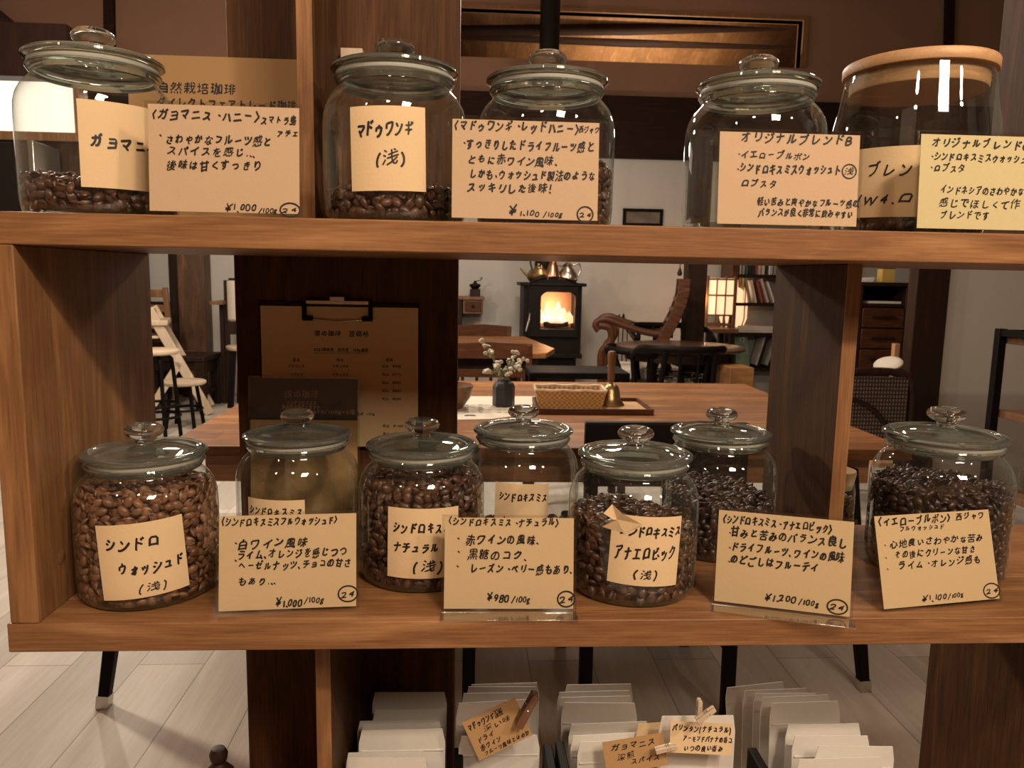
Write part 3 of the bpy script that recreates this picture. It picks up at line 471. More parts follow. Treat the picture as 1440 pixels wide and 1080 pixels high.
# ------------------------------------------------------------------ pen writing: centre lines of each character
GLYPH = {}
for code, adv, strokes in GLYPH_DATA:
    GLYPH[chr(code)] = (adv, [[((s[i]/63*120-4)/104.2, (s[i+1]/63*120-4)/104.2-.16) for i in range(0, len(s), 2)] for s in strokes])
GLYPH['¥'] = (.55, [[(.05, .78), (.27, .42)], [(.52, .80), (.27, .42), (.26, .0)], [(.06, .34), (.48, .36)], [(.06, .19), (.48, .21)]])
GLYPH['/'] = (.5, [[(.44, .80), (.06, -.06)]])
def glyph_width(ch):
    if ch == '/': return .5
    if ch in ' ': return .45
    if ch == '\u3000': return 1.0
    w, s = GLYPH[ch]
    return 1.0 if w > .78 else w+.14
SMALLK = set('ッャュョァィゥェォっゃゅょ')
def pen(text, x0, x1, yc, h, lw, rng, slant=.20, messy=1.25, brush=0.0):
    """ribbons for one written line; x0..x1 its extent, yc its middle, h the character height"""
    ws = [glyph_width(c) for c in text]; k = (x1-x0)/sum(ws); x = x0; out = []
    for c, wd in zip(text, ws):
        if c in ' \u3000': x += wd*k; continue
        sc = 1+rng.uniform(-.10, .08)*messy; rot = rng.uniform(-.09, .09)*messy; dy = rng.uniform(-.07, .07)*h*messy; dx = rng.uniform(-.03, .03)*h*messy
        sq = .94 if ord(c) > 0x4e00 else .86
        if c in '一ー': sq = .8
        thin = .70 if len(GLYPH[c][1]) > 8 else .82 if len(GLYPH[c][1]) > 5 else 1.0
        gw = GLYPH[c][0]; sx = k*(wd/max(gw, .5) if wd < 1 else 1)
        ph, ph2 = rng.uniform(0, 6), rng.uniform(0, 6)
        for st in GLYPH[c][1]:
            q = []
            for (gx, gy) in st:
                ax, ay = (gx-gw/2), (gy-.38)
                if messy: ax += .018*messy*math.sin(7*ay+ph); ay += .022*messy*math.sin(6*ax+ph2)
                ax, ay = ax*sc*sq, ay*sc*sq; ax += slant*ay; ay += .05*messy*ax
                rx, ry = ax*math.cos(rot)-ay*math.sin(rot), ax*math.sin(rot)+ay*math.cos(rot)
                q.append((x+wd*k/2+rx*sx+dx, yc+ry*h+dy))
            if len(q) == 2 and abs(q[0][0]-q[1][0])+abs(q[0][1]-q[1][1]) < 1e-5: q[1] = (q[0][0]+lw*.6, q[0][1]-lw*.5)
            if len(q) > 2:                                   # round the corners like a pen
                r = [q[0]]
                for a, b in zip(q, q[1:]):
                    r += [(a[0]*.8+b[0]*.2, a[1]*.8+b[1]*.2), (a[0]*.2+b[0]*.8, a[1]*.2+b[1]*.8)]
                q = r+[q[-1]]
            out.append((q, min(lw*1.1, h*.13)*thin*(1+rng.uniform(-.12, .12)), brush))
        x += wd*k
    return out
def ribbons(mb, strokes, fn):
    for q, lw, brush in strokes:
        P = [q[0]]
        for p in q[1:]:
            if abs(p[0]-P[-1][0])+abs(p[1]-P[-1][1]) > 1e-6: P.append(p)
        if len(P) < 2: continue
        k = len(P); L = []
        d0 = Vector((P[0][0]-P[1][0], P[0][1]-P[1][1])).normalized()*lw*.35; d1 = Vector((P[-1][0]-P[-2][0], P[-1][1]-P[-2][1])).normalized()*lw*.35
        P = [(P[0][0]+d0.x, P[0][1]+d0.y)]+P+[(P[-1][0]+d1.x, P[-1][1]+d1.y)]; k += 2
        for i in range(k):
            a, b = P[max(i-1, 0)], P[min(i+1, k-1)]; d = Vector((b[0]-a[0], b[1]-a[1]))
            if d.length < 1e-9: d = Vector((1, 0))
            d.normalize(); t = i/(k-1); wv = lw/2*(.55 if i in (0, k-1) else 1)*(1+brush*(.5-t))
            L += [fn(P[i][0]-d.y*wv, P[i][1]+d.x*wv), fn(P[i][0]+d.y*wv, P[i][1]-d.x*wv)]
        mb.add(L, [(2*i, 2*i+1, 2*i+3, 2*i+2) for i in range(k-1)])
def ring_stroke(cx, cy, rx, ry, lw):
    return ([(cx+rx*math.cos(a*.2618+1.2), cy+ry*math.sin(a*.2618+1.2)) for a in range(25)], lw, 0)

# ------------------------------------------------------------------ the setting
def wall_with_hole(name, m, x0, x1, z0, z1, y0, y1, hx0, hx1, hz0, hz1):
    b = MB(); b.box(x0, hx0, y0, y1, z0, z1).box(hx1, x1, y0, y1, z0, z1).box(hx0, hx1, y0, y1, z0, hz0).box(hx0, hx1, y0, y1, hz1, z1)
    return struct(name, b, m)
BACK = 7.0
struct('floor', MB().box(-5, 6.5, -3.2, 9.6, -.06, 0), M['floor'])
struct('ceiling', MB().box(-5, 6.5, -3.2, BACK, 3.95, 4.05), M['ceiling'])
struct('wall_front', MB().box(-5, 6.5, -3.3, -3.2, 0, 3.95), M['plaster_brown'])
struct('wall_left', MB().box(-5.1, -5, -3.2, 9.6, 0, 3.95), M['plaster'])
struct('wall_right', MB().box(6.5, 6.6, -3.2, 9.6, 0, 3.95), M['plaster'])
zb0, zb1 = at(900, 222, BACK-.1).z, at(900, 135, BACK-.1).z
tz0, tz1 = at(900, 88, BACK).z, at(900, 21, BACK).z
tx0, tx1 = at(600, 60, BACK).x, at(1127, 60, BACK).x
LX0, LX1 = at(195, 440, BACK).x, at(252, 440, BACK).x       # the sliding door on the left
struct('wall_back', MB().box(LX1, 6.5, BACK, BACK+.1, 0, zb0), M['plaster'])
wall_with_hole('wall_back_upper', M['plaster_brown'], -5, 6.5, zb0, 3.95, BACK, BACK+.1, tx0, tx1, tz0, tz1)
struct('trim_1', MB().box(-5, 6.5, BACK-.10, BACK+.02, zb0, zb1), M['dark_beam'], bevel=.01)
b = MB()                                                   # pale frame around the opening above the beam
b.box(tx0, tx1+.05, BACK-.03, BACK+.12, tz1, tz1+.035).box(tx1, tx1+.05, BACK-.03, BACK+.12, tz0, tz1)
struct('trim_2', b, M['mid_wood'])
# the boarded roof seen through the opening, carried by two dark poles
rz0, rz1 = tz0+.35, tz1+.9
b = MB(); b.add([(tx0-.6, BACK+.12, tz1+.25), (tx1+.6, BACK+.12, tz1+.25), (tx1+.6, 9.4, tz1-.42), (tx0-.6, 9.4, tz1-.42)], [(0, 1, 2, 3)])
struct('ceiling_boards', b, M['board_ceiling'], solid=.03)
struct('wall_far', MB().box(-5, 6.5, 9.4, 9.5, 0, tz1+.3), M['board_ceiling'])
for i, (pa, pb, Y, rad) in enumerate((((640, 43), (1130, 36), 7.6, .05), ((640, 47), (1130, 63), 7.9, .06), ((640, 52), (1130, 82), 8.4, .04))):
    struct('trim_%d' % (i+3), MB().tube([at(*pa, Y), at((pa[0]+pb[0])/2, (pa[1]+pb[1])/2+2, Y), at(*pb, Y)], [rad, rad*1.15, rad*.9], 12), M['dark_beam'])
lamp('roof_bulb', 'POINT', (1.9, 7.6, tz0-.6), 120, (1, .80, .55), .08)
# left: sliding door with panes, post, white wall
dy = BACK-.02
DX0 = at(150, 440, dy).x
b = MB()
zt, zm = 2.05, at(220, 424, dy).z
mu = [DX0, at(203, 400, dy).x, at(247, 400, dy).x]
for x in mu: b.box(x-.05, x+.05, dy-.03, dy+.05, 0, zt)
b.box(DX0, LX1, dy-.025, dy+.045, zm-.11, zm).box(DX0, LX1, dy-.025, dy+.045, zt-.1, zt).box(DX0, LX1, dy-.01, dy+.02, .0, zm-.1)
door = struct('door_1', b, M['dark_wood'])
MB().box(DX0, LX1, dy+.01, dy+.016, zm, zt-.1).build('pane', mat('frosted_pane', (.46, .45, .42), .35), door)
struct('wall_back_left', MB().box(-5, DX0, BACK, BACK+.1, 0, zb0).box(DX0, LX1, BACK, BACK+.1, zt, zb0), M['plaster'])
px0, px1 = at(251, 440, 6.8).x, at(289, 440, 6.8).x
struct('pillar_back', MB().box(px0, px1, 6.8, 6.99, 0, zb0), wood('weathered_post', (.045, .022, .010), (.12, .055, .022), (.22, .10, .04), 'Z', 1.6, .5), bevel=.008)
# upper left: dark sloping beam, batten on the wall
struct('trim_6', MB().beam(at(-60, 10, 4.5), at(64, 112, 4.5), .25, .28), M['dark_beam'])
struct('trim_7', MB().beam(at(153, -40, BACK-.03), at(157, 240, BACK-.03), .09, .05, (0, 1, 0)), M['dark_beam'])
# far left window wall standing nearer
wy = 4.3
wz0, wz1 = at(10, 186, wy).z, at(10, 112, wy).z
wx1 = at(106, 150, wy).x
struct('wall_left_near', MB().box(-5, wx1+.06, wy, wy+.08, 0, wz0-.06).box(-5, wx1+.02, wy-.1, wy+.02, wz1, wz1+.30), M['dark_wood'])
wf = struct('window_1', MB().box(-5, wx1+.06, wy-.05, wy+.1, wz0-.05, wz0).box(wx1, wx1+.03, wy-.02, wy+.1, wz0, wz1), M['mid_wood'])
MB().box(-5, wx1, wy+.03, wy+.036, wz0, wz1).build('paper_pane', mat('lit_paper_window', (.8, .76, .68), .7, emit=(1, .93, .82), es=.55), wf)
# right: post, white wall, dark beam, batten
ry = 3.6
qx0, qx1 = at(1279, 470, ry).x, at(1325, 470, ry).x
struct('pillar_right', MB().box(qx0, qx1, ry-.03, ry+.06, 0, at(1300, 222, ry).z), M['dark_wood'], bevel=.006)
struct('wall_right_near', MB().box(qx1, 6.5, ry, ry+.1, 0, at(1300, 222, ry).z), M['plaster'])
struct('trim_8', MB().box(qx0-.1, 6.5, ry-.05, ry+.1, at(1300, 222, ry).z, at(1300, 150, ry).z), M['dark_beam'])
struct('trim_9', MB().beam(at(1337, -60, BACK-.03), at(1332, 140, BACK-.03), .08, .05, (0, 1, 0)), M['dark_beam'])
# dark post in the middle of the room
struct('pillar_middle', MB().box(at(966, 420, 5.4).x, at(993, 420, 5.4).x, 5.4, 5.54, 0, zb0), M['dark_wood'], bevel=.006)
# wide board partition right behind the shelf
PX0, PX1, PY = -.290, -.0135, .292
struct('wall_partition', MB().box(PX0, PX1, PY, PY+.05, 0, 3.95), M['walnut'], bevel=.002)

# ------------------------------------------------------------------ the shelf
ZU, ZL, TH = 1.2469, .8784, .0275
XL = at(10, 890, 0).x
shelf = thing('display_shelf', 'large open oak display shelf carrying all the coffee jars and price cards', 'shelf', (0, 0, 0))
def board(nm, x0, x1, y0, y1, z0, z1, m, bev=.0012): return MB().box(x0, x1, y0, y1, z0, z1).build(nm, m, shelf, bevel=bev)
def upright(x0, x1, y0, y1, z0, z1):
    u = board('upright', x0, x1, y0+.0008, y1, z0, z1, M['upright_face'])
    tag(MB().box(x0, x1, y0, y0+.0008, z0, z1).build('front_edge', M['oak_upright'], u), 'lighter front edge')
board('shelf_board', -.95, 1.02, 0, .285, ZU-TH, ZU, M['oak'])
board('shelf_board', XL, 1.02, 0, .285, ZL-TH, ZL, M['oak'])
board('shelf_board', XL, 1.02, 0, .285, .4625, .49, M['oak'])
ld = board('upright', XL+.003, -.3885, .0008, .284, ZL, ZU-TH, M['oak_upright'])
MB().lathe([(0, -.0005), (.0065, -.0005), (.007, .0004), (.0055, .0012), (0, .0012)], 20).build('screw_cap', M['mid_wood'], shelf).matrix_world = rotm((0, R(90), 0), (-.3885, .045, .925))
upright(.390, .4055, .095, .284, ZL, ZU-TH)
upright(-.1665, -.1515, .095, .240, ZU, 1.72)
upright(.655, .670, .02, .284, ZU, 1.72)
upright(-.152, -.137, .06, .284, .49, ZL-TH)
upright(.641, .656, .02, .284, .49, ZL-TH)
board('shelf_board', -.95, 1.02, 0, .285, 1.72, 1.7475, M['oak'])

# ------------------------------------------------------------------ jars
JR = .0675
JPROF = [(0, .0035), (.050, .0030), (.0545, .0008), (.060, .0), (.0640, .0025), (.0662, .008), (.0672, .020), (.0675, .050), (.0675, .088), (.0668, .099), (.0645, .108),
         (.0605, .1155), (.0565, .1200), (.0535, .1232), (.0522, .1262), (.0525, .1285), (.0548, .1300), (.0558, .1318), (.0552, .1335), (.0520, .1340)]
LIDP = [(0, .1392), (.046, .1392), (.0470, .1372), (.0520, .1372), (.0570, .1385), (.0588, .1405), (.0585, .1428), (.0560, .1442), (.0520, .1446), (.0490, .1432), (.0465, .1432),
        (.040, .1462), (.028, .1490), (.014, .1502), (.0095, .1512)]
KNOB = [(.0, .1500), (.0092, .1505), (.0085, .1530), (.0098, .1555), (.0150, .1575), (.0182, .1605), (.0188, .1635), (.0175, .1665), (.0140, .1692), (.008, .1704), (0, .1698)]
def jar_r(z, s=1.0):
    z /= s; P = [(r, zz) for r, zz in JPROF[3:17]]
    if z <= P[0][1]: return P[0][0]*s
    for (r0, z0), (r1, z1) in zip(P, P[1:]):
        if z0 <= z <= z1: return (r0+(r1-r0)*(z-z0)/max(z1-z0, 1e-6))*s
    return P[-1][0]*s
def label_on(jar, ang, zc, wd, ht, lines, tilt=0, seed=1, paper=None, s=1.0, lw=.0016, rad=None, curl=0):
    """paper glued to the jar wall, facing ang (radians from -Y, to +X), with pen writing; lines in label units (x0, x1, y, h as fractions)"""
    rad = rad or (lambda z: jar_r(z, s)); ct, st_ = math.cos(tilt), math.sin(tilt)
    def fn(lift):
        def f(u, v):                                         # u, v in metres from the label centre
            a, b = u*ct-v*st_, u*st_+v*ct; z = zc+b; r = rad(z)+lift; th = ang+a/r
            return (r*math.sin(th), -r*math.cos(th), z)
        return f
    mb = MB(); n, k = 16, 10; g = fn(.0006); vs = [g((i/n-.5)*wd, (j/k-.5)*ht) for j in range(k+1) for i in range(n+1)]
    mb.add(vs, [(j*(n+1)+i, j*(n+1)+i+1, (j+1)*(n+1)+i+1, (j+1)*(n+1)+i) for j in range(k) for i in range(n)])
    lab = mb.build('label', paper or M['kraft'], jar, recalc=False)
    rng = random.Random(seed); ink = MB(); f2 = fn(.0010)
    for t, x0, x1, y, h in lines:
        ribbons(ink, pen(t, (x0-.5)*wd, (x1-.5)*wd, (.5-y)*ht, h*ht, lw, rng), f2)
    ink.build('lettering', M['ink'], lab, recalc=False)
    return lab
M['thick_glass'] = thin_glass('thick_base_glass', (.80, .86, .83), (.40, .48, .45), 2.5)
jar0 = thing('glass_jar', 'clear glass jar', 'jar', (0, 0, 0))
MB().lathe(JPROF, 48).build('jar_body', M['glass'], jar0, 40, recalc=False)
MB().lathe([(.0515, .1335), (.0535, .1330), (.0545, .1345), (.0545, .1380), (.0535, .1386), (.0515, .1384), (.0515, .1335)], 48).build('gasket', M['gasket'], jar0)
MB().lathe([(.0505, .1255), (.0528, .1262), (.0552, .1300), (.0564, .1318), (.0556, .1334), (.0518, .1336), (.0505, .1318), (.0505, .1255)], 48).build('neck_ring', M['rim_glass'], jar0)
MB().lathe([(0, .0022), (.052, .0018), (.056, .0006), (.0605, .0004), (.0640, .0035), (.0655, .0085), (.0640, .0085), (.058, .0056), (0, .0050)], 48).build('base_disc', M['thick_glass'], jar0)
lid = MB().lathe(LIDP, 48).build('lid', M['lid_glass'], jar0, 40, recalc=False)
MB().lathe([(.0490, .1374), (.0560, .1384), (.0592, .1404), (.0590, .1428), (.0560, .1446), (.0510, .1448), (.0490, .1430), (.0490, .1374)], 56).build('lid_rim', M['rim_glass'], lid, 50)
MB().lathe(KNOB, 28).build('knob', M['knob_glass'], lid, 60)
_first = [True]; BASE = list(jar0.children)
def jar(x, y, z, label, s=1.0, rz=0, gasket=True, group='glass coffee jars on the shelf'):
    if _first[0]: j = jar0; _first[0] = False
    else:
        j = jar0.copy(); COL.objects.link(j)
        for ch in BASE: copy_tree(ch, j)
    j.location = (x, y, z); j.scale = (1, 1, 1); j.rotation_euler = (0, 0, rz)
    if s != 1.0:
        for ch in j.children: ch.scale = (s, s, s)
    if not gasket:
        for ch in j.children:
            if ch.name.startswith('gasket'): ch.material_slots[0].link = 'OBJECT'; ch.material_slots[0].material = M['gasket_clear']
    tag(j, label, 'jar', group); return j

# ------------------------------------------------------------------ coffee beans
def bean_template():
    n, m = 10, 7; V = []; T = []
    for i in range(m+1):
        ph = math.pi*i/m
        for j in range(n):
            th = 2*math.pi*j/n; x = -math.cos(ph)*.0062; y = math.sin(ph)*math.cos(th)*.0045; z = math.sin(ph)*math.sin(th)
            t = 0
            if z > 0: z *= .0036
            else:
                z *= .0014
                if abs(y) < .0012 and z < -.0003: z += .0012; t = 1
            V.append((x, y, z)); T.append(t)
    F = [(i*n+j, i*n+(j+1) % n, (i+1)*n+(j+1) % n, (i+1)*n+j) for i in range(m) for j in range(n)]
    return np.array(V), np.array(F), np.array(T, float)
BV, BF, BT = bean_template()
def bean_material(name, dark, light, crease):
    m = mat(name, dark, .38, spec=.45); N, L, B = nodes(m)
    a = N.new('ShaderNodeAttribute'); a.attribute_name = 'tone'; sp = N.new('ShaderNodeSeparateColor'); L.new(a.outputs['Color'], sp.inputs[0])
    mx = N.new('ShaderNodeMix'); mx.data_type = 'RGBA'; mx.inputs[6].default_value = (*dark, 1); mx.inputs[7].default_value = (*light, 1); L.new(sp.outputs[0], mx.inputs[0])
    m2 = N.new('ShaderNodeMix'); m2.data_type = 'RGBA'; m2.inputs[7].default_value = (*crease, 1); L.new(sp.outputs[1], m2.inputs[0]); L.new(mx.outputs[2], m2.inputs[6])
    L.new(m2.outputs[2], B.inputs['Base Color']); return m
M['bean_light'] = bean_material('light_roast', (.130, .054, .025), (.260, .120, .058), (.060, .024, .012))
M['bean_mid'] = bean_material('medium_roast', (.050, .020, .010), (.110, .047, .023), (.024, .010, .006))
M['bean_dark'] = bean_material('dark_roast', (.022, .009, .006), (.050, .022, .013), (.010, .005, .004))
def beans(x, y, z, fill, label, m, s=1.0, seed=1, slope=(0, 0), rad=None, size=1.0, base=.006):
    """a mass of beans: two layers against the glass, a layered top, a core of the same colour"""
    rng = np.random.default_rng(seed); rad = rad or (lambda zz: jar_r(zz, s)); C, RTs = [], []
    top = lambda px, py: fill+slope[0]*px+slope[1]*py
    def rot_from(n, t):                                      # columns: long axis, side, face normal
        n = n/np.linalg.norm(n); t = t-n*(t@n); t /= np.linalg.norm(t); return np.stack([t, np.cross(n, t), n], 1)
    for layer, inset in enumerate((.0052, .0125)):
        zz = base+.004
        while zz < fill+.03:
            r = rad(zz)-inset*size; k = int(2*math.pi*r/(.0098*size)); off = rng.uniform(0, 6)
            for i in range(k):
                th = off+2*math.pi*(i+rng.uniform(-.25, .25))/k; px, py = r*math.cos(th), r*math.sin(th); pz = zz+rng.uniform(-.0022, .0022)
                if pz > top(px, py)-.003: continue
                nrm = np.array([math.cos(th), math.sin(th), 0])*(1 if rng.random() < .5 else -1)+rng.normal(0, .38, 3)
                C.append((px, py, pz)); RTs.append(rot_from(nrm, rng.normal(0, 1, 3)))
            zz += .0074*size
    for lay in range(2):
        step = .0092*size; rm = rad(fill)
        for i in np.arange(-rm, rm, step):
            for jx in np.arange(-rm, rm, step):
                px, py = i+rng.uniform(-.3, .3)*step, jx+rng.uniform(-.3, .3)*step; t = top(px, py)
                if math.hypot(px, py) > rad(t)-.006: continue
                nrm = np.array([0, 0, 1.])*(1 if rng.random() < .5 else -1)+rng.normal(0, .5, 3)
                C.append((px, py, t-.002-lay*.006+rng.uniform(-.002, .002))); RTs.append(rot_from(nrm, rng.normal(0, 1, 3)))
    C = np.array(C); Q = np.array(RTs); k = len(C); sc = size*rng.uniform(.88, 1.08, k)
    V = (np.einsum('kij,vj->kvi', Q, BV)*sc[:, None, None]+C[:, None, :]).reshape(-1, 3)
    F = (BF[None]+(np.arange(k)*len(BV))[:, None, None]).reshape(-1, 4)
    tone = np.zeros((k, len(BV), 4)); tone[..., 0] = np.clip(rng.beta(2, 2, k), 0, 1)[:, None]; tone[..., 1] = BT[None]*.9; tone[..., 3] = 1
    # core
    core = []; zz = base+.002; n = 24; rings = []
    while zz < fill-.006: rings.append(zz); zz += .01
    rings.append(max(fill-.006, base+.004))
    cv = []
    for zz in rings:
        for j in range(n):
            th = 2*math.pi*j/n; r = rad(zz)-.0135; px, py = r*math.cos(th), r*math.sin(th); cv.append((px, py, min(zz, top(px, py)-.006)))
    nv = len(V); V = np.concatenate([V, np.array(cv)])
    me = bpy.data.meshes.new('coffee_beans')
    faces = F.tolist()
    for i in range(len(rings)-1):
        for j in range(n): faces.append((nv+i*n+j, nv+i*n+(j+1) % n, nv+(i+1)*n+(j+1) % n, nv+(i+1)*n+j))
    faces.append(tuple(nv+(len(rings)-1)*n+j for j in range(n))); faces.append(tuple(nv+n-1-j for j in range(n)))
    me.from_pydata(V.tolist(), [], faces); me.update()
    at_ = me.color_attributes.new('tone', 'FLOAT_COLOR', 'POINT')
    tv = np.concatenate([tone.reshape(-1, 4), np.tile([.1, .9, 0, 1], (len(cv), 1))]); at_.data.foreach_set('color', tv.astype(np.float32).ravel())
    me.polygons.foreach_set('use_smooth', [True]*len(me.polygons)); me.materials.append(m)
    o = bpy.data.objects.new('coffee_beans', me); COL.objects.link(o); o.location = (x, y, z)
    return tag(o, label, 'coffee beans', 'coffee beans inside the jars', 'stuff')

def facing(x, y, px=None, py=None, z=None):
    """the angle on a jar's wall that lies under a pixel (bearing from the jar to the camera, shifted)"""
    base = math.atan2(EYE.x-x, -(EYE.y-y)); 
    if px is None: return base
    d = ray(px, py); dx, dy = d.x, d.y; ox, oy = EYE.x-x, EYE.y-y
    A = dx*dx+dy*dy; B_ = 2*(ox*dx+oy*dy); C_ = ox*ox+oy*oy-JR*JR; disc = max(B_*B_-4*A*C_, 0)
    t = (-B_-math.sqrt(disc))/(2*A); hx, hy = ox+t*dx, oy+t*dy
    return math.atan2(hx, -hy), EYE.z+t*d.z
# lower shelf
JA = (-.322, .086); j = jar(*JA, ZL, 'glass jar full of light brown beans at the left end of the lower shelf', gasket=False)
a, zc = facing(*JA, 200, 788)
label_on(j, a, zc-ZL, .079, .073, [('シンドロ', .08, .72, .27, .21), ('ウォッシュド', .20, .97, .60, .20), ('(浅)', .40, .76, .86, .15)], R(4), 11, lw=.0021)
beans(*JA, ZL, .112, 'light brown coffee beans filling the leftmost jar on the lower shelf', M['bean_light'], seed=2)
JB = (-.1905, .175); j = jar(*JB, ZL, 'empty-looking glass jar in front of the black placard on the lower shelf', gasket=False)
a, zc = facing(*JB, 385, 722)
label_on(j, a, zc-ZL-.018, .065, .065, [('シンドロキスミス', .03, .97, .20, .17), ('ウォッシュド', .10, .90, .52, .18)], 0, 12, lw=.0016)
JC = (-.0485, .126); j = jar(*JC, ZL, 'glass jar filled to the shoulder with brown beans, below the hanging menu clipboard', gasket=False)
a, zc = facing(*JC, 595, 765)
label_on(j, a, zc-ZL, .074, .073, [('シンドロキスミス', .06, 1.0, .28, .20), ('ナチュラル', .08, .72, .56, .18), ('(浅)', .34, .80, .83, .22)], R(-1), 13, lw=.0019)
beans(*JC, ZL, .110, 'brown coffee beans filling the jar below the menu clipboard', M['bean_mid'], seed=3)
JD = (.0665, .212); j = jar(*JD, ZL, 'glass jar holding a dark low fill, in the back row behind the 980 yen card', gasket=False)
a, zc = facing(*JD, 733, 710)
label_on(j, a, zc-ZL-.008, .062, .064, [('シンドロキスミス', .06, .97, .24, .20), ('ナチュラル', .08, .95, .68, .20)], R(-1), 14, lw=.0014)
beans(*JD, ZL, .022, 'few dark coffee beans at the bottom of the back jar behind the 980 yen card', M['bean_dark'], seed=4)
JE = (.1745, .088); j = jar(*JE, ZL, 'glass jar two thirds full of brown beans, beside the 980 yen card', gasket=False)
a, zc = facing(*JE, 909, 776)
label_on(j, a, zc-ZL, .072, .070, [('シンドロキスミス', .12, 1.0, .21, .19), ('アナエロビック', .07, .93, .52, .26), ('(浅)', .33, .70, .82, .18)], R(-3), 15, lw=.0016)
beans(*JE, ZL, .076, 'brown coffee beans in the jar right of the 980 yen card', M['bean_mid'], seed=5, slope=(-.12, .05))
# the crumpled corner of an older label behind the front one
a2, z2 = facing(*JE, 870, 738)
mb = MB(); ph = [(-.016, -.004, .002), (-.004, .006, .005), (-.012, .012, .009), (-.006, .021, .004), (.004, .014, .007), (.022, .003, .003), (.006, -.008, .001)]
vs = []
for u, v, l in ph:
    r = JR+l; th = a2+u/JR; vs.append((r*math.sin(th), -r*math.cos(th), z2-ZL+v))
mb.add(vs+[tuple(np.mean(np.array(vs), 0))], [(i, (i+1) % 7, 7) for i in range(7)])
tag(mb.build('torn_label', M['kraft'], j, 5), 'crumpled loose paper corner')
JF = (.3035, .205); j = jar(*JF, ZL, 'glass jar of very dark beans in the back row, left of the wooden upright', gasket=False)
beans(*JF, ZL, .070, 'very dark coffee beans in the back jar beside the upright', M['bean_dark'], seed=6, slope=(-.1, .1))
JG = (.5370, .136); j = jar(*JG, ZL, 'big glass jar of dark beans at the right end of the lower shelf', 1.09)
beans(*JG, ZL, .100, 'dark roast coffee beans in the rightmost jar on the lower shelf', M['bean_dark'], s=1.09, seed=7)
# upper shelf
J1 = (-.3515, .088); j = jar(*J1, ZU, 'glass jar with few beans at the left end of the upper shelf', 1.02)
a, zc = facing(*J1, 176, 207)
label_on(j, a, zc-ZU, .074, .074, [('ガヨマニス', .10, .90, .46, .20)], 0, 21, lw=.0021, s=1.02)
beans(*J1, ZU, .036, 'coffee beans low in the leftmost jar on the upper shelf', M['bean_mid'], s=1.02, seed=8, slope=(-.1, .12))
J2 = (-.0725, .088); j = jar(*J2, ZU, 'glass jar with square two-line label standing right of the upper wooden upright', 1.02)
a, zc = facing(*J2, 545, 209)
label_on(j, a, zc-ZU, .069, .073, [('マドゥワンギ', .08, .84, .27, .22), ('(浅)', .32, .74, .60, .20)], R(1), 22, lw=.0018, s=1.02)
beans(*J2, ZU, .034, 'coffee beans low in the jar right of the upper wooden upright', M['bean_mid'], s=1.02, seed=9)
J3 = (.0755, .108); j = jar(*J3, ZU, 'glass jar standing behind the red honey coffee card on the upper shelf', 1.02)
beans(*J3, ZU, .064, 'coffee beans in the jar behind the red honey coffee card', M['bean_mid'], s=1.02, seed=10)
J4 = (.2855, .100); j = jar(*J4, ZU, 'empty glass jar standing behind the original blend B card', 1.02)
# the wider jar with the wooden lid
j5 = thing('glass_jar', 'wide glass jar with flat wooden lid at the right end of the upper shelf', 'jar', (.4555, .110, ZU))
P5 = [(0, .0035), (.058, .003), (.064, .0), (.070, .004), (.0735, .012), (.0755, .03), (.0775, .075), (.0785, .100), (.0778, .112), (.0755, .122), (.0728, .135), (.0708, .150), (.0692, .158), (.0685, .162)]
MB().lathe(P5, 48).build('jar_body', M['glass'], j5, 40, recalc=False)
wl = MB().lathe([(0, .1625), (.0715, .1625), (.0722, .164), (.0722, .1715), (.0712, .173), (0, .173)], 48).build('lid', M['lid_wood'], j5)
tag(wl, 'flat pale wooden lid')
MB().lathe([(0, .146), (.0635, .146), (.0645, .148), (.0645, .1625), (0, .1625)], 48).build('plug', M['lid_wood'], wl)
MB().tube([(math.cos(R(a*7.5))*.0660, math.sin(R(a*7.5))*.0660, .157) for a in range(48)], .0022, 8, True).build('gasket', M['sleeve'], wl)
def r5(z):
    P = P5[2:]
    for (r0, z0), (r1, z1) in zip(P, P[1:]):
        if z0 <= z <= z1: return r0+(r1-r0)*(z-z0)/(z1-z0)
    return P[-1][0]
label_on(j5, facing(.4555, .110)-.18, .050, .088, .066, [('ブレンド', .20, .86, .33, .25), ('(W4.ロブ)', .10, .98, .74, .22)], R(-1), 23, rad=r5, lw=.0015)
beans(.4555, .110, ZU, .020, 'dark coffee beans at the bottom of the wooden-lidded jar', M['bean_dark'], seed=12, rad=r5)
# small jar with a cork behind the lower upright
cj = thing('storage_jar', 'slim glass jar with cork stopper half hidden behind the lower wooden upright', 'jar', (.476, .262, ZL))
MB().lathe([(0, .002), (.021, .002), (.024, 0), (.0265, .004), (.027, .012), (.027, .055), (.0255, .062), (.025, .066)], 32).build('jar_body', M['glass'], cj, 40, recalc=False)
MB().lathe([(0, .058), (.0225, .058), (.0265, .078), (.0258, .082), (0, .082)], 28).build('cork_stopper', M['cork'], cj)
beans(.476, .262, ZL, .048, 'small greenish beans inside the slim corked jar', bean_material('green_beans', (.16, .11, .05), (.24, .17, .08), (.10, .06, .03)), seed=14, rad=lambda z: .0265, size=.62, base=.003)

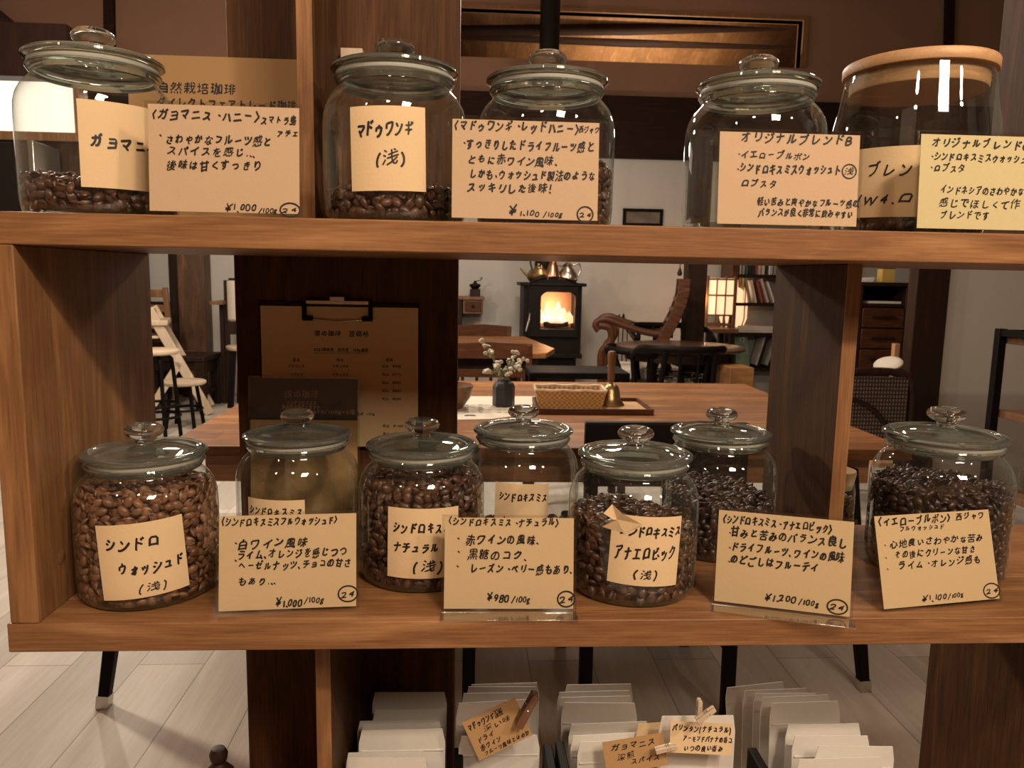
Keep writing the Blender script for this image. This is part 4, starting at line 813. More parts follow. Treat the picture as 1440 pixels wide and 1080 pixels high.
# ------------------------------------------------------------------ price cards
def card(label, bl, br, z, ht, rect, lines, seed, tilt=10, paper='kraft', lw=.0017, foot=False, rings=(), name='price_card', cat='price card', margin=.0028, group='handwritten price cards', ink='ink', fixed=None, messy=1.25, sleeve=True):
    """bl, br: pixels of the bottom corners on the shelf; rect: pixels x0, y0, x1, y1 the lines are measured in"""
    if fixed: A, B = Vector(fixed[0]), Vector(fixed[1])
    else: A, B = atz(*bl, z), atz(*br, z)
    d = B-A; wd = d.length; c = (A+B)/2
    t = thing(name, label, cat, (c.x, c.y, z+.0006), math.atan2(d.y, d.x), group)
    T = Matrix.Rotation(R(-tilt), 4, 'X')
    def P(u, v, l): return tuple(T @ Vector((u, -l, v)))
    m = margin if sleeve else 0
    mb = MB(); mb.T = T; mb.box(-wd/2+m, wd/2-m, -.0002, .0002, m, ht-m); pp = mb.build('paper', M[paper] if isinstance(paper, str) else paper, t)
    if sleeve:
        mb = MB(); mb.T = T; mb.box(-wd/2, wd/2, .0004, .0007, 0, ht).build('plastic_backing', M['sleeve'], t)
        mb = MB(); mb.T = T; mb.box(-wd/2, wd/2, -.0016, -.0012, 0, ht).build('plastic_sleeve', M['sleeve'], t)
    rng = random.Random(seed); im = MB(); x0, y0, x1, y1 = rect
    fx = lambda x: ((x-x0)/(x1-x0)-.5)*wd
    fy = lambda y: (y1-y)/(y1-y0)*ht
    for ln in lines:
        tx, a, b, yc, h = ln[:5]; k = ln[5] if len(ln) > 5 else 1.0
        ribbons(im, pen(tx, fx(a), fx(b), fy(yc), h/(y1-y0)*ht, lw*k, rng, messy=messy, slant=.16*messy), lambda u, v: P(u, v, .0006))
    for cx, cy, rx, ryy in rings:
        ribbons(im, [ring_stroke(fx(cx), fy(cy), rx/(x1-x0)*wd, ryy/(y1-y0)*ht, lw*.8)], lambda u, v: P(u, v, .0006))
    im.build('lettering', M[ink], pp, recalc=False)
    if foot: MB().box(-wd/2, wd/2, -.021, -.002, 0, .0012).build('plastic_foot', M['acrylic'], t, bevel=.0003)
    return t
M['acrylic'] = thin_glass('acrylic_foot', (.95, .95, .94), (.6, .6, .58), 5.0, .12)
card('card priced ¥1.000 with heading ending in island name, before the leftmost upper jar', None, None, ZU, .0955, (205, 143, 425, 303),
     [('〈ガヨマニス・ハニー〉', 207, 365, 162, 19), ('スマトラ島', 366, 417, 166, 15), ('アチェ', 388, 420, 184, 13), ('・', 218, 228, 190, 14), ('さわやかなフルーツ感と', 232, 382, 196, 17), ('スパイスを感じ…', 234, 360, 213, 16), ('後味は甘くすっきり', 234, 368, 232, 17), ('¥1.000', 316, 360, 291, 15), ('/100g', 362, 390, 294, 11), ('24', 394, 418, 293, 11)], 31, 4,
     'kraft_pink', rings=[(407, 293, 14, 10)], fixed=((-.277, .0035, ZU), (-.1445, .0035, ZU)))
card('card priced ¥1.100 for red honey coffee, between second and third upper jars', None, None, ZU, .0905, (632, 168, 845, 315),
     [('〈マドゥワンギ・レッドハニー〉', 632, 812, 181, 19), ('西ジャワ', 811, 841, 182, 12), ('・', 645, 655, 205, 14), ('すっきりしたドライフルーツ感と', 655, 834, 207, 18), ('ともに赤ワイン風味.', 657, 782, 228, 16), ('しかも、ウォッシュド製法のような', 660, 837, 248, 17), ('スッキリした後味！', 656, 776, 267, 17), ('¥', 716, 728, 297, 19), ('1.100', 729, 760, 302, 13), ('/100g', 764, 792, 303, 11), ('24', 814, 833, 302, 11)], 32, 4,
     'kraft_pink', rings=[(823, 302, 11, 11)], fixed=((-.0185, .0035, ZU), (.1160, .0035, ZU)))
card('original blend B card on the upper shelf, with no price written on it', None, None, ZU, .0865, (1003, 178, 1210, 317),
     [('オリジナルブレンドB', 1035, 1195, 190, 20), ('・', 1028, 1036, 213, 12), ('イエローブルボン', 1036, 1136, 214, 14), ('・', 1028, 1036, 234, 12), ('シンドロキスミスウォッシュト', 1036, 1180, 233, 18), ('浅', 1184, 1200, 234, 12), ('ロブスタ', 1038, 1090, 254, 15), ('軽い苦みと爽やかなフルーツ感の', 1062, 1208, 280, 14, .8), ('バランスが良く非常に飲みやすい', 1064, 1200, 295, 14, .8)], 33, 4,
     'kraft_pink', rings=[(1192, 234, 10, 10)], fixed=((.2185, .0035, ZU), (.3520, .0035, ZU)), lw=.0014)
card('pale yellow original blend C card at the right end of the upper shelf', None, None, ZU, .0895, (1286, 180, 1496, 326),
     [('オリジナルブレンドC', 1304, 1452, 197, 18), ('・', 1302, 1309, 216, 10), ('シンドロキスミスウォッシュト', 1309, 1460, 217, 15), ('・', 1302, 1309, 232, 10), ('ロブスタ', 1310, 1357, 233, 15), ('インドネシアのさわやかな', 1321, 1447, 264, 15, .6), ('感じでほしくて作', 1320, 1442, 284, 16, .6), ('ブレンドです', 1322, 1398, 301, 16, .6)], 34, 4,
     'kraft_yellow', fixed=((.4030, .0035, ZU), (.5360, .0035, ZU)), lw=.0016)
card('card priced ¥1.000 for full washed coffee, before the empty-looking lower jar', (303, 865), (505, 857), ZL, .0950, (302, 725, 505, 864),
     [('〈シンドロキスミスフルウォッシュド〉', 304, 474, 738, 15), ('・', 322, 331, 768, 14), ('白ワイン風味', 330, 433, 768, 18), ('・', 322, 331, 790, 14), ('ライム、オレンジを感じつつ', 330, 487, 783, 17), ('ヘーゼルナッツ、チョコの甘さ', 332, 494, 799, 15), ('もあり…', 332, 386, 820, 14), ('¥1.000', 386, 424, 851, 16), ('/100g', 426, 455, 849, 12), ('24', 477, 500, 842, 14)], 35, 10,
     rings=[(489, 842, 14, 11)], lw=.0018)
card('card priced ¥980 for natural coffee, at the middle of the lower shelf', (620, 861), (810, 861), ZL, .0930, (622, 725, 810, 862),
     [('〈シンドロキスミス・ナチュラル〉', 625, 785, 735, 15), ('・', 637, 647, 758, 14), ('赤ワインの風味.', 655, 757, 760, 18), ('・', 637, 647, 778, 14), ('黒糖のコク.', 658, 740, 782, 17), ('・', 637, 647, 797, 14), ('レーズン・ベリー感もあり.', 660, 804, 802, 17), ('¥980', 685, 717, 842, 17), ('/100g', 720, 746, 845, 13), ('24', 786, 807, 844, 15)], 36, 10,
     rings=[(796, 844, 12, 11)], foot=True, lw=.0019)
card('card priced ¥1.200 for anaerobic coffee, slanting before the dark back jar', (1000, 849), (1199, 873), ZL, .0965, (1000, 712, 1203, 852),
     [('〈シンドロキスミス・アナエロビック〉', 1006, 1168, 728, 16), ('・', 1016, 1024, 748, 12), ('甘みと苦みのバランス良し', 1022, 1190, 746, 17), ('・', 1016, 1024, 769, 12), ('ドライフルーツ、ワインの風味', 1024, 1188, 767, 17), ('・', 1016, 1024, 790, 12), ('のどごしはフルーティ', 1024, 1152, 785, 17), ('¥1.200', 1078, 1124, 833, 15), ('/100g', 1126, 1156, 835, 13), ('24', 1169, 1192, 836, 13)], 37, 10,
     rings=[(1181, 836, 14, 10)], foot=True, lw=.0018)
card('card priced ¥1.100 for yellow bourbon, leaning on the rightmost lower jar', (1240, 862), (1409, 846), ZL, .0960, (1232, 716, 1406, 860),
     [('〈イエローブルボン〉', 1234, 1345, 729, 17), ('西ジャワ', 1352, 1395, 728, 14), ('フルウォッシュド', 1268, 1334, 741, 10), ('・', 1240, 1247, 763, 10), ('心地良いさわやかな苦み', 1252, 1390, 762, 14), ('・', 1240, 1247, 781, 10), ('その後にクリーンな甘さ', 1256, 1376, 779, 14), ('・', 1240, 1247, 798, 10), ('ライム・オレンジ感も', 1260, 1382, 795, 15), ('¥1.100', 1290, 1326, 845, 13), ('/100g', 1327, 1350, 845, 10), ('24', 1382, 1403, 843, 13)], 38, 16,
     rings=[(1392, 843, 12, 11)], lw=.0016)
# brown kraft sign behind the leftmost upper jar
card('large brown kraft paper sign standing behind the leftmost upper jar', None, None, ZU, .200, (178, 65, 455, 330),
     [('自然栽培珈琲', 216, 328, 113, 20, 1.0), ('ダイレクトフェアトレード珈琲', 216, 412, 136, 20, 1.0), ('豆販売100g', 216, 412, 156, 20, 1.0)], 39, 3, 'kraft_brown', lw=.0021, name='paper_sign', cat='sign',
     group=None, fixed=((-.3975, .262, ZU), (-.1695, .262, ZU)), messy=.35, sleeve=False)
# black placard in a clear sleeve with its kraft lower half
pl = card('black placard with bronze lettering in clear sleeve, leaning behind the empty-looking jar', None, None, ZL, 0.1938, (342, 528, 496, 756),
     [('僕の珈琲', 391, 439, 554, 14), ('シンドロキスミス', 394, 436, 567, 8), ('飲み比べお試しセット', 388, 441, 573, 8), ('¥1,670/100g×2種', 418, 490, 580, 8)], 40, 5, mat('black_card', (.016, .010, .007), .35), ink='gold_ink', lw=.0010, name='placard', cat='sign',
     group=None, fixed=((-.2725, .262, ZL), (-.1350, .262, ZL)), messy=.2)
mb = MB(); mb.T = Matrix.Rotation(R(-5), 4, 'X')
tag(mb.box(-.0660, .0660, -.00075, -.0003, .003, 0.139).build('kraft_panel', M['kraft_brown'], pl), 'brown kraft lower half')

# ------------------------------------------------------------------ menu clipboard hung on the partition
cb = thing('clipboard', 'menu clipboard with brown price list hung on the dark board partition', 'clipboard', (0, PY, 0))
def cpt(x, y, o=0): p = at(x, y, PY-.008-o); return p
c0, c1 = cpt(362, 431), cpt(589, 437); zb = ZL+.10
MB().box(c0.x, c1.x, -.005, -.0005, zb, c0.z+.006).build('backing_board', M['dark_wood'], cb, bevel=.001)
sh = MB().box(c0.x+.003, c1.x-.001, -.0062, -.0052, zb+.003, c0.z+.001).build('price_list', M['kraft_list'], cb)
im = MB(); rng = random.Random(5)
for tx, a_, b_, y_, h_ in [('僕の珈琲\u3000豆価格', 441, 519, 469, 9), ('2023年秋夜\u3000焙煎豆\u3000100g価格', 441, 518, 492, 6), ('豆名', 411, 422, 506, 5), ('製法', 473, 483, 506, 5), ('価格', 542, 553, 506, 5), ('プロマニス', 405, 428, 515, 5), ('ナチュラル', 467, 490, 515, 5), ('税込\u3000¥880', 537, 564, 515, 5), ('マブスタ', 408, 426, 526.5, 5), ('ナチュラル', 467, 490, 526.5, 5), ('税込\u3000¥770', 537, 564, 526.5, 5), ('税込\u3000¥880', 537, 564, 538, 5), ('税込\u3000¥860', 537, 564, 549.5, 5), ('税込\u3000¥880', 537, 564, 561, 5), ('豆床・100g', 501, 527, 582, 5), ('税込\u3000¥1100', 538, 567, 599, 5), ('税込\u3000¥980', 538, 565, 610, 5)]:
    A, B = at(a_, y_, PY-.0068), at(b_, y_, PY-.0068); hh = h_*.975/1088*1.02
    ribbons(im, pen(tx, A.x, B.x, (A.z+B.z)/2, hh, .0017 if h_ > 6 else .0011, rng, .1, .2), lambda u, v: (u, -.0066, v))
A, B = at(441, 496.5, PY-.0068), at(518, 496.5, PY-.0068)
ribbons(im, [([(A.x, A.z), (B.x, B.z)], .0005, 0)], lambda u, v: (u, -.0066, v))
im.build('lettering', M['ink'], sh, recalc=False)
g0, g1 = cpt(425, 430), cpt(524, 433); gz = cpt(474, 427).z
clip = MB().box(g0.x+.004, g1.x-.004, -.010, -.005, gz-.001, gz+.004).box(g0.x+.034, g1.x-.034, -.012, -.005, gz+.003, gz+.009).build('clip', M['steel'], cb, bevel=.0008)
wz = cpt(474, 449).z
for sx, x in ((1, g0.x), (-1, g1.x)): MB().box(min(x, x+sx*.005), max(x, x+sx*.005), -.012, -.006, wz, gz+.003).box(min(x, x+sx*.013), max(x, x+sx*.013), -.012, -.006, wz-.002, wz+.004).build('clip_jaw', M['black'], clip, bevel=.001)
MB().tube([(g0.x+.01, -.009, wz), ((g0.x+g1.x)/2, -.009, wz-.0025), (g1.x-.01, -.009, wz)], .0009, 8).build('clip_wire', M['steel'], clip)
# pale peg on the partition behind the second upper jar
p = at(496, 78, PY-.006)
tag(MB().box(p.x-.013, p.x+.013, PY-.016, PY-.0005, p.z-.006, p.z+.006).build('wooden_peg', M['pale_wood'], None, bevel=.001), 'small pale wooden peg fixed on the partition above the second upper jar', 'peg')

# ------------------------------------------------------------------ pouches on the bottom shelf
ZB = .49
def pouch_mesh(wd, ht, th, rng):
    n, k = 8, 12; mb = MB(); V = []; rc = .006
    for side in (-1, 1):
        for j in range(k+1):
            for i in range(n+1):
                u, v = i/n*2-1, j/k; x = u*wd/2; z = v*ht
                if v > .93: x *= 1-(v-.93)/.07*.07*(abs(u) > .9)
                e = (1-abs(u)**4)*min(1, (1-v)*3.2)*min(1, v*9+.25)
                V.append((x, side*(th/2*e+.0005), z))
    m = (n+1)*(k+1); F = []
    for j in range(k):
        for i in range(n):
            a = j*(n+1)+i; F += [(a, a+1, a+n+2, a+n+1), (m+a+n+1, m+a+n+2, m+a+1, m+a)]
    for i in range(n): F += [(m+i, m+i+1, i+1, i), (k*(n+1)+i, k*(n+1)+i+1, m+k*(n+1)+i+1, m+k*(n+1)+i)]
    for j in range(k):
        a = j*(n+1); F += [(a, a+n+1, m+a+n+1, m+a)]; a += n; F += [(m+a, m+a+n+1, a+n+1, a)]
    return mb.add(V, F)
pouch0 = None
def pouch(px0, px1, py, Y, label, rng, roll=0, m='white_pack', group='white pouches on the bottom shelf', tilt=None):
    """a flat pouch whose top edge runs from px0 to px1 at height py"""
    A, B = at(px0, py, Y), at(px1, py, Y); wd = B.x-A.x; top = (A.z+B.z)/2
    ht = top-ZB-.002
    mb = pouch_mesh(wd, ht, .006, rng); o = thing('pouch', label, 'pouch', ((A.x+B.x)/2, Y, ZB+.0015), 0, group, (tilt if tilt is not None else R(-3), R(roll), R(rng.uniform(-3, 3))))
    mb.build('pouch_body', M[m], o, 60)
    zz = ht*.865; MB().box(-wd/2+.002, wd/2-.002, -.0022, .0022, zz, zz+.0022).build('zip_ridge', M[m], o, bevel=.0006)
    return o
rngp = random.Random(3)
orders = ['backmost', 'second', 'third', 'fourth', 'fifth', 'sixth', 'seventh', 'eighth', 'ninth', 'tenth']
def stack(nm, tops, Y0, Y1):
    for i, (a, b, y, roll) in enumerate(tops):
        Y = Y0+(Y1-Y0)*i/(len(tops)-1)
        w_ = orders[i] + (' from the back' if i else '')
        pouch(a, b, y, Y, f'white pouch, {w_} in the {nm}', rngp, roll)
stack('dim leftmost pile beside the wooden divider', [(522, 628, 978, 0), (523, 628, 1002, 0), (504, 621, 1018, -1), (506, 622, 1022, 0), (503, 626, 1032, 0), (491, 606, 1064, -2), (488, 605, 1072, -1)], .23, .075)
stack('pile under the clipped brown note', [(660, 760, 966, 0), (655, 757, 971, 0), (652, 757, 980, -1), (646, 752, 992, -1), (645, 760, 1040, 0)], .235, .13)
stack('pile right of the black dividers', [(792, 890, 967, 1), (788, 894, 977, -1), (787, 893, 985, 0), (791, 898, 994, 0), (805, 920, 1022, -1), (808, 914, 1038, -1), (818, 925, 1048, -1)], .235, .10)
stack('tall fanned pile at the right end', [(1039, 1124, 966, -5), (1052, 1146, 974, -1), (1068, 1157, 980, -1), (1078, 1178, 984, -1), (1092, 1192, 993, -1), (1114, 1220, 1024, -1), (1124, 1232, 1041, -1), (1140, 1256, 1056, 3), (1130, 1254, 1073, -1)], .245, .06)
# front kraft pouches with written cards
def small_note(label, cx, cy, Y, wpx, hpx, roll, lines, seed, lw=.0011):
    p = at(cx, cy, Y); sc = (Y-EYE.y)/FPX*1.06; wd, ht = wpx*sc, hpx*sc
    t = thing('paper_note', label, 'note', (p.x, p.y, p.z), 0, 'brown notes on the pouches', (R(-14), R(roll), 0))
    pp = MB().box(-wd/2, wd/2, 0, .0005, -ht/2, ht/2).build('paper', M['kraft_brown'] if seed != 53 else M['kraft'], t); im = MB(); rng = random.Random(seed)
    for tx, x0, x1, y, h in lines: ribbons(im, pen(tx, (x0-.5)*wd, (x1-.5)*wd, (.5-y)*ht, h*ht, lw, rng, messy=1.3), lambda u, v: (u, -.0004, v))
    im.build('lettering', M['ink'], pp, recalc=False); return t
small_note('tilted brown note clipped on the white pouch pile below the ¥980 card', 699, 1025, .105, 84, 58, -27, [('マドゥワンギ深煎', .04, .72, .18, .20), ('深い味', .28, .80, .38, .16), ('ドライ', .10, .42, .56, .17), ('赤ワイン', .10, .5, .74, .17), ('フルーツ風味とほのか', .12, .98, .90, .14)], 51)
small_note('brown note lying against the pouches left of the pegged kraft pouch', 893, 1060, .085, 90, 46, -9, [('ガヨマニス', .12, .86, .22, .24), ('深煎', .2, .5, .52, .24), ('スパイス', .4, .9, .72, .22)], 52)
pouch(926, 1036, 1014, .09, 'pouch with kraft upper half and written text under two clothespins', rngp, 1, 'white_pack', None)
small_note('kraft note reading parintan natural fixed to the pegged pouch', 986, 1038, .078, 92, 44, 4, [('パリンタン(ナチュラル)', .02, .98, .20, .27), ('アーモンドバナナの香コ', .20, 1.0, .52, .24), ('いつの良い香み', .22, .86, .82, .24)], 53, .0013)
pouch(905, 1030, 1020, .120, 'pouch with cream upper half behind the pegged kraft pouch', rngp, -2, 'kraft', None)
def clothespin(px, py, Y, ang, label):
    k = 1.0 if ang == 27 else .58
    t = thing('clothespin', label, 'clothespin', tuple(at(px, py, Y)), 0, 'wooden clothespins', (0, R(ang), 0))
    for s, nm in ((-1, 'jaw'), (1, 'jaw')):
        MB().prism([(-.0045*k, -.020*k), (.0045*k, -.020*k), (.0042*k, .018*k), (.003*k, .021*k), (-.003*k, .021*k), (-.0042*k, .018*k)], (s*.0042-.0028)*k, (s*.0042+.0028)*k, 'XZ').build('jaw', M['mid_wood' if ang == 27 else 'pale_wood'], t, bevel=.0006)
    MB().tube([(math.cos(a*.8)*.0052*k, math.sin(a*.8)*.0075*k, (-.001+.0006*a)*k) for a in range(20)], .0006*k, 6).build('spring', M['steel'], t)
clothespin(741, 998, .097, 27, 'brown wooden clothespin holding the tilted brown note')
clothespin(983, 998, .072, 0, 'upright pale clothespin above the pouch with kraft upper half')
clothespin(992, 1005, .060, 52, 'slanting pale clothespin crossing the upright one')
clothespin(936, 1052, .074, 75, 'pale clothespin lying at the edge of the kraft pouch')
# black wire rack dividers between the piles
rk = thing('wire_rack', 'black metal rack with upright dividers between the pouch piles', 'rack', (0, 0, ZB))
for px, py in ((770, 1047), (787, 1043), (645, 1052), (1058, 1052)):
    p = at(px, py, .15)
    MB().box(p.x-.0055, p.x+.0055, .05, .152, .003, p.z-ZB).build('divider', M['black'], rk, bevel=.0015)
MB().box(at(640, 1050, .15).x, at(1062, 1050, .15).x, .05, .152, 0, .003).build('base_plate', M['black'], rk)
# dark turned knob of a mill standing lower left, on a small stand in front
gp = at(307, 1050, .12)
gm = thing('pepper_mill', 'dark turned wooden knob poking up below the left jar', 'mill', (gp.x, gp.y, 0))
K = gp.z
MB().lathe([(0, K), (.007, K-.002), (.010, K-.008), (.009, K-.015), (.006, K-.019), (.010, K-.023), (.016, K-.030), (.016, K-.036), (.012, K-.042), (.022, K-.052), (.028, K-.075), (.030, K-.09), (.020, K-.11), (.022, K-.2), (.020, .06), (.05, .03), (.07, 0), (0, 0)], 24).build('turned_post', M['dark_wood'], gm)

# ------------------------------------------------------------------ the big table behind the shelf
TZ = .72
tb = thing('dining_table', 'long planked wooden table behind the shelf carrying a vase and a tray', 'table', (.23, 2.15, 0))
MB().box(-1.07, 1.07, -.70, .70, TZ-.032, TZ).build('tabletop', M['table'], tb, bevel=.004)
for nm, bx in (('apron', (-.98, .98, -.63, -.60, .60, TZ-.032)), ('apron', (-.98, .98, .60, .63, .60, TZ-.032)), ('apron', (-.98, -.95, -.60, .60, .60, TZ-.032)), ('apron', (.95, .98, -.60, .60, .60, TZ-.032))):
    MB().box(*bx).build(nm, M['table_edge'], tb, bevel=.003)
ta, tb_ = at(190, 668, 1.47), at(1188, 690, 1.47)
for a, f in (((ta.x-.23, -.68), (-1.224, -.78)), ((tb_.x-.23, -.68), (.952, -.745)), ((-.93, .58), (-1.10, .72)), ((.90, .58), (1.02, .72))):
    lg = MB().beam((a[0], a[1], .66), (f[0], f[1], .03), .05, .05, (0, 1, 0), .030, .030).build('leg', M['black'], tb, bevel=.004)
    MB().beam((f[0], f[1], .034), (f[0]+(f[0]-a[0])*.04, f[1]+(f[1]-a[1])*.04, .0), .033, .033, (0, 1, 0)).build('foot_pad', M['steel'], lg)
# items on the table
q = atz(708, 571, TZ)
vs = thing('flower_vase', 'small dark faceted vase holding sprigs with white flowers', 'vase', (q.x, q.y, TZ))
MB().lathe([(0, .001), (.040, .001), (.042, .006), (.042, .075), (.036, .088), (.024, .094), (.024, .102), (.020, .102), (.020, .09), (0, .085)], 8).build('vase_body', mat('slate_ceramic', (.030, .031, .036), .4), vs, 20, bevel=.003)
rngf = random.Random(8); leafm = mat('grey_green_leaf', (.20, .22, .12), .6); flm = mat('cream_petal', (.66, .60, .48), .7)
for i in range(9):
    a = rngf.uniform(0, 6.28); r = rngf.uniform(.03, .085); h = rngf.uniform(.12, .20)
    if i == 0: a, r, h = 3.0, .075, .235
    tip = Vector((math.cos(a)*r*1.0, math.sin(a)*r*.7, h)); base = Vector((math.cos(a)*.01, math.sin(a)*.01, .09))
    path = smooth_path([base, (base+tip)/2+Vector((0, 0, .02)), tip], 5)
    st = MB().tube(path, .0013, 5).build('stem', leafm, vs); lf = MB(); fl = MB()
    for k in range(5):
        c = path[4+k % 6]+Vector((rngf.uniform(-.016, .016), rngf.uniform(-.016, .016), rngf.uniform(-.006, .012))); lf.T = rotm((rngf.uniform(-1, 1), rngf.uniform(-1, 1), rngf.uniform(0, 6)), c); lf.ball((0, 0, 0), (.013, .006, .0022), 8, 5)
    for k in range(5):
        c = tip+Vector((rngf.uniform(-.016, .016), rngf.uniform(-.014, .014), rngf.uniform(-.012, .014))); fl.T = rotm((rngf.uniform(-1, 1), rngf.uniform(-1, 1), 0), c); fl.ball((0, 0, 0), (.009, .009, .006), 8, 5)
    lf.build('leaves', leafm, st); fl.build('blossom', flm, st)
# paper runner
r0, r1 = atz(600, 566, TZ), atz(748, 556, TZ)
rn = []
for px, py in ((600, 592), (690, 590), (745, 583), (752, 558), (600, 558)): v = atz(px, py, TZ); rn.append((v.x, v.y))
MBr = MB().prism(rn, TZ+.0008, TZ+.0022)
run = tag(MBr.build('printed_paper', mottled('newsprint', (.56, .50, .41), (.60, .54, .44), 9), None), 'pale printed paper sheet under the dark vase', 'paper')
im = MB(); rng = random.Random(9)
for i in range(7):
    y = rn[1][1]+.03+i*.05; xx = atz(650, 575, TZ).x
    if i in (2, 3, 4, 5): ribbons(im, pen('コーヒー メニュー 豆 珈琲'[:11], xx, xx+.26, y, .026, .004, rng), lambda u, v: (u, v, TZ+.0026))
im.build('lettering', M['ink'], run, recalc=False)
v = atz(661, 586, TZ); im = MB()
for s in (-1, 1): im.T = rotm((0, 0, .5*s), (v.x+s*.009, v.y+.012, TZ+.0028)); im.lathe([(0, 0), (.010, 0)], 12, (0, 0, 0), 1, 1.5)
im.build('printed_mark', M['ink'], run, recalc=False)
v = atz(640, 574, TZ)
bw = thing('wooden_bowl', 'brown wooden bowl partly hidden behind the board partition', 'bowl', (v.x-.02, v.y, TZ+.002))
MB().lathe([(0, 0), (.045, 0), (.05, .004), (.075, .04), (.088, .085), (.084, .085), (.070, .042), (.045, .012), (0, .010)], 28).build('bowl_body', M['mid_wood'], bw)
# tray, basket, bell
A, B = atz(757, 583, TZ), atz(915, 581, TZ)
ty0 = A.y; ty1 = ty0+.27; tx0_, tx1_ = A.x-.0, B.x
tr = thing('serving_tray', 'flat brown wooden tray carrying a basket and a brass bell', 'tray', ((tx0_+tx1_)/2, (ty0+ty1)/2, TZ))
hw, hd = (tx1_-tx0_)/2, (ty1-ty0)/2
MB().box(-hw+.006, hw-.006, -hd+.006, hd-.006, .001, .008).build('tray_base', M['lid_wood'], tr)
for nm, a, b in (('rim', (-hw, -hd+.004), (hw, -hd+.004)), ('rim', (-hw, hd-.004), (hw, hd-.004)), ('rim', (-hw+.004, -hd), (-hw+.004, hd)), ('rim', (hw-.004, -hd), (hw-.004, hd))):
    MB().beam((*a, .011), (*b, .011), .009, .021).build(nm, M['red_wood'], tr, bevel=.002)
m = mat('woven_cane', (.42, .23, .075), .55); N, L, Bn = nodes(m)
tc = N.new('ShaderNodeTexCoord'); ck = N.new('ShaderNodeTexChecker'); ck.inputs['Scale'].default_value = 110; ck.inputs[1].default_value = (.60, .36, .13, 1); ck.inputs[2].default_value = (.36, .19, .06, 1)
L.new(tc.outputs['Object'], ck.inputs[0]); L.new(ck.outputs[0], Bn.inputs['Base Color']); bpn = N.new('ShaderNodeBump'); bpn.inputs['Strength'].default_value = .5; bpn.inputs['Distance'].default_value = .003; L.new(ck.outputs[1], bpn.inputs['Height']); L.new(bpn.outputs[0], Bn.inputs['Normal']); M['cane'] = m
A, B = atz(754, 575, TZ+.01), atz(850, 573, TZ+.01); bw2 = (B.x-A.x)/2; by = A.y+.07
bk = thing('cutlery_basket', 'rectangular woven basket on the wooden tray', 'basket', ((A.x+B.x)/2, by, TZ+.0085), R(-2))
def ring_rect(hx, hy, z): return [(-hx, -hy, z), (hx, -hy, z), (hx, hy, z), (-hx, hy, z)]
V = ring_rect(bw2*.90, .058, 0)+ring_rect(bw2, .070, .066)+ring_rect(bw2*.965, .064, .066)+ring_rect(bw2*.87, .052, .005)
F = [(3, 2, 1, 0)]
for k in range(3):
    for i in range(4): F.append((k*4+i, k*4+(i+1) % 4, k*4+4+(i+1) % 4, k*4+4+i))
F.append((12, 13, 14, 15)); MB().add(V, F).build('basket_wall', M['cane'], bk, 20, bevel=.003)
mb = MB()
rim = ring_rect(bw2, .070, .068); pts = []
for i in range(4):
    a, b = Vector(rim[i]), Vector(rim[(i+1) % 4])
    for t in range(10): pts.append(a+(b-a)*t/10+Vector((0, 0, .002*math.sin(t*2))))
mb.tube(pts, .0055, 6, True).build('rim', M['pale_wood'], bk)
mb = MB()
for i in range(5): mb.ball((-bw2*.6+i*bw2*.3, rngf.uniform(-.015, .015), .045), (.030, .04, .018), 10, 6)
tag(mb.build('napkin_rolls', M['kraft_brown'], bk), 'brown paper napkins')
q = atz(859, 571, TZ+.008)
bl = thing('hand_bell', 'brass hand bell with upright wooden handle on the tray', 'bell', (q.x+.003, q.y+.03, TZ+.008))
MB().lathe([(.048, .002), (.052, 0), (.053, .003), (.044, .014), (.037, .030), (.033, .055), (.029, .068), (.018, .080), (.008, .083), (.008, .090), (0, .090)], 28).build('bell_body', M['brass'], bl)
MB().lathe([(0, .086), (.010, .088), (.014, .100), (.013, .130), (.015, .165), (.017, .190), (.013, .202), (0, .205)], 18).build('handle', M['mid_wood'], bl)
MB().lathe([(0, .005), (.008, .008), (.009, .016), (.003, .022), (.003, .075), (0, .075)], 12).build('clapper', M['iron'], bl)
# two dark chairs pushed against the near side of the table
def dark_chair(x, y, label, wd, ztop):
    c = thing('dining_chair', label, 'chair', (x, y, 0), 0, None)
    h = wd/2
    MB().box(-h, h, 0, .42, .43, .46).build('seat', M['black'], c, bevel=.008)
    bb = MB().box(-h, h, -.045, -.018, ztop-.17, ztop).build('backrest', M['black'], c, bevel=.006)
    for sx in (-1, 1):
        MB().beam((sx*(h-.02), -.03, ztop-.10), (sx*(h-.02), -.05, 0), .034, .03, (0, 1, 0)).build('leg', M['black'], c, bevel=.003)
        MB().beam((sx*(h-.02), .39, .44), (sx*(h-.01), .41, 0), .034, .03, (0, 1, 0)).build('leg', M['black'], c, bevel=.003)
        MB().box(sx*(h-.02)-.009, sx*(h-.02)+.009, -.03, .39, .20, .225).build('stretcher', M['black'], c)
    return c
p, p2 = at(824, 594, 1.24), at(1056, 598, 1.24)
dark_chair((p.x+p2.x)/2, 1.285, 'dark chair with wide flat backrest pushed to the near side of the long table', p2.x-p.x, p.z)
p = at(668, 628, 1.24)
dark_chair(p.x-.24, 1.285, 'dark chair mostly hidden behind the board partition at the long table', .50, p.z)

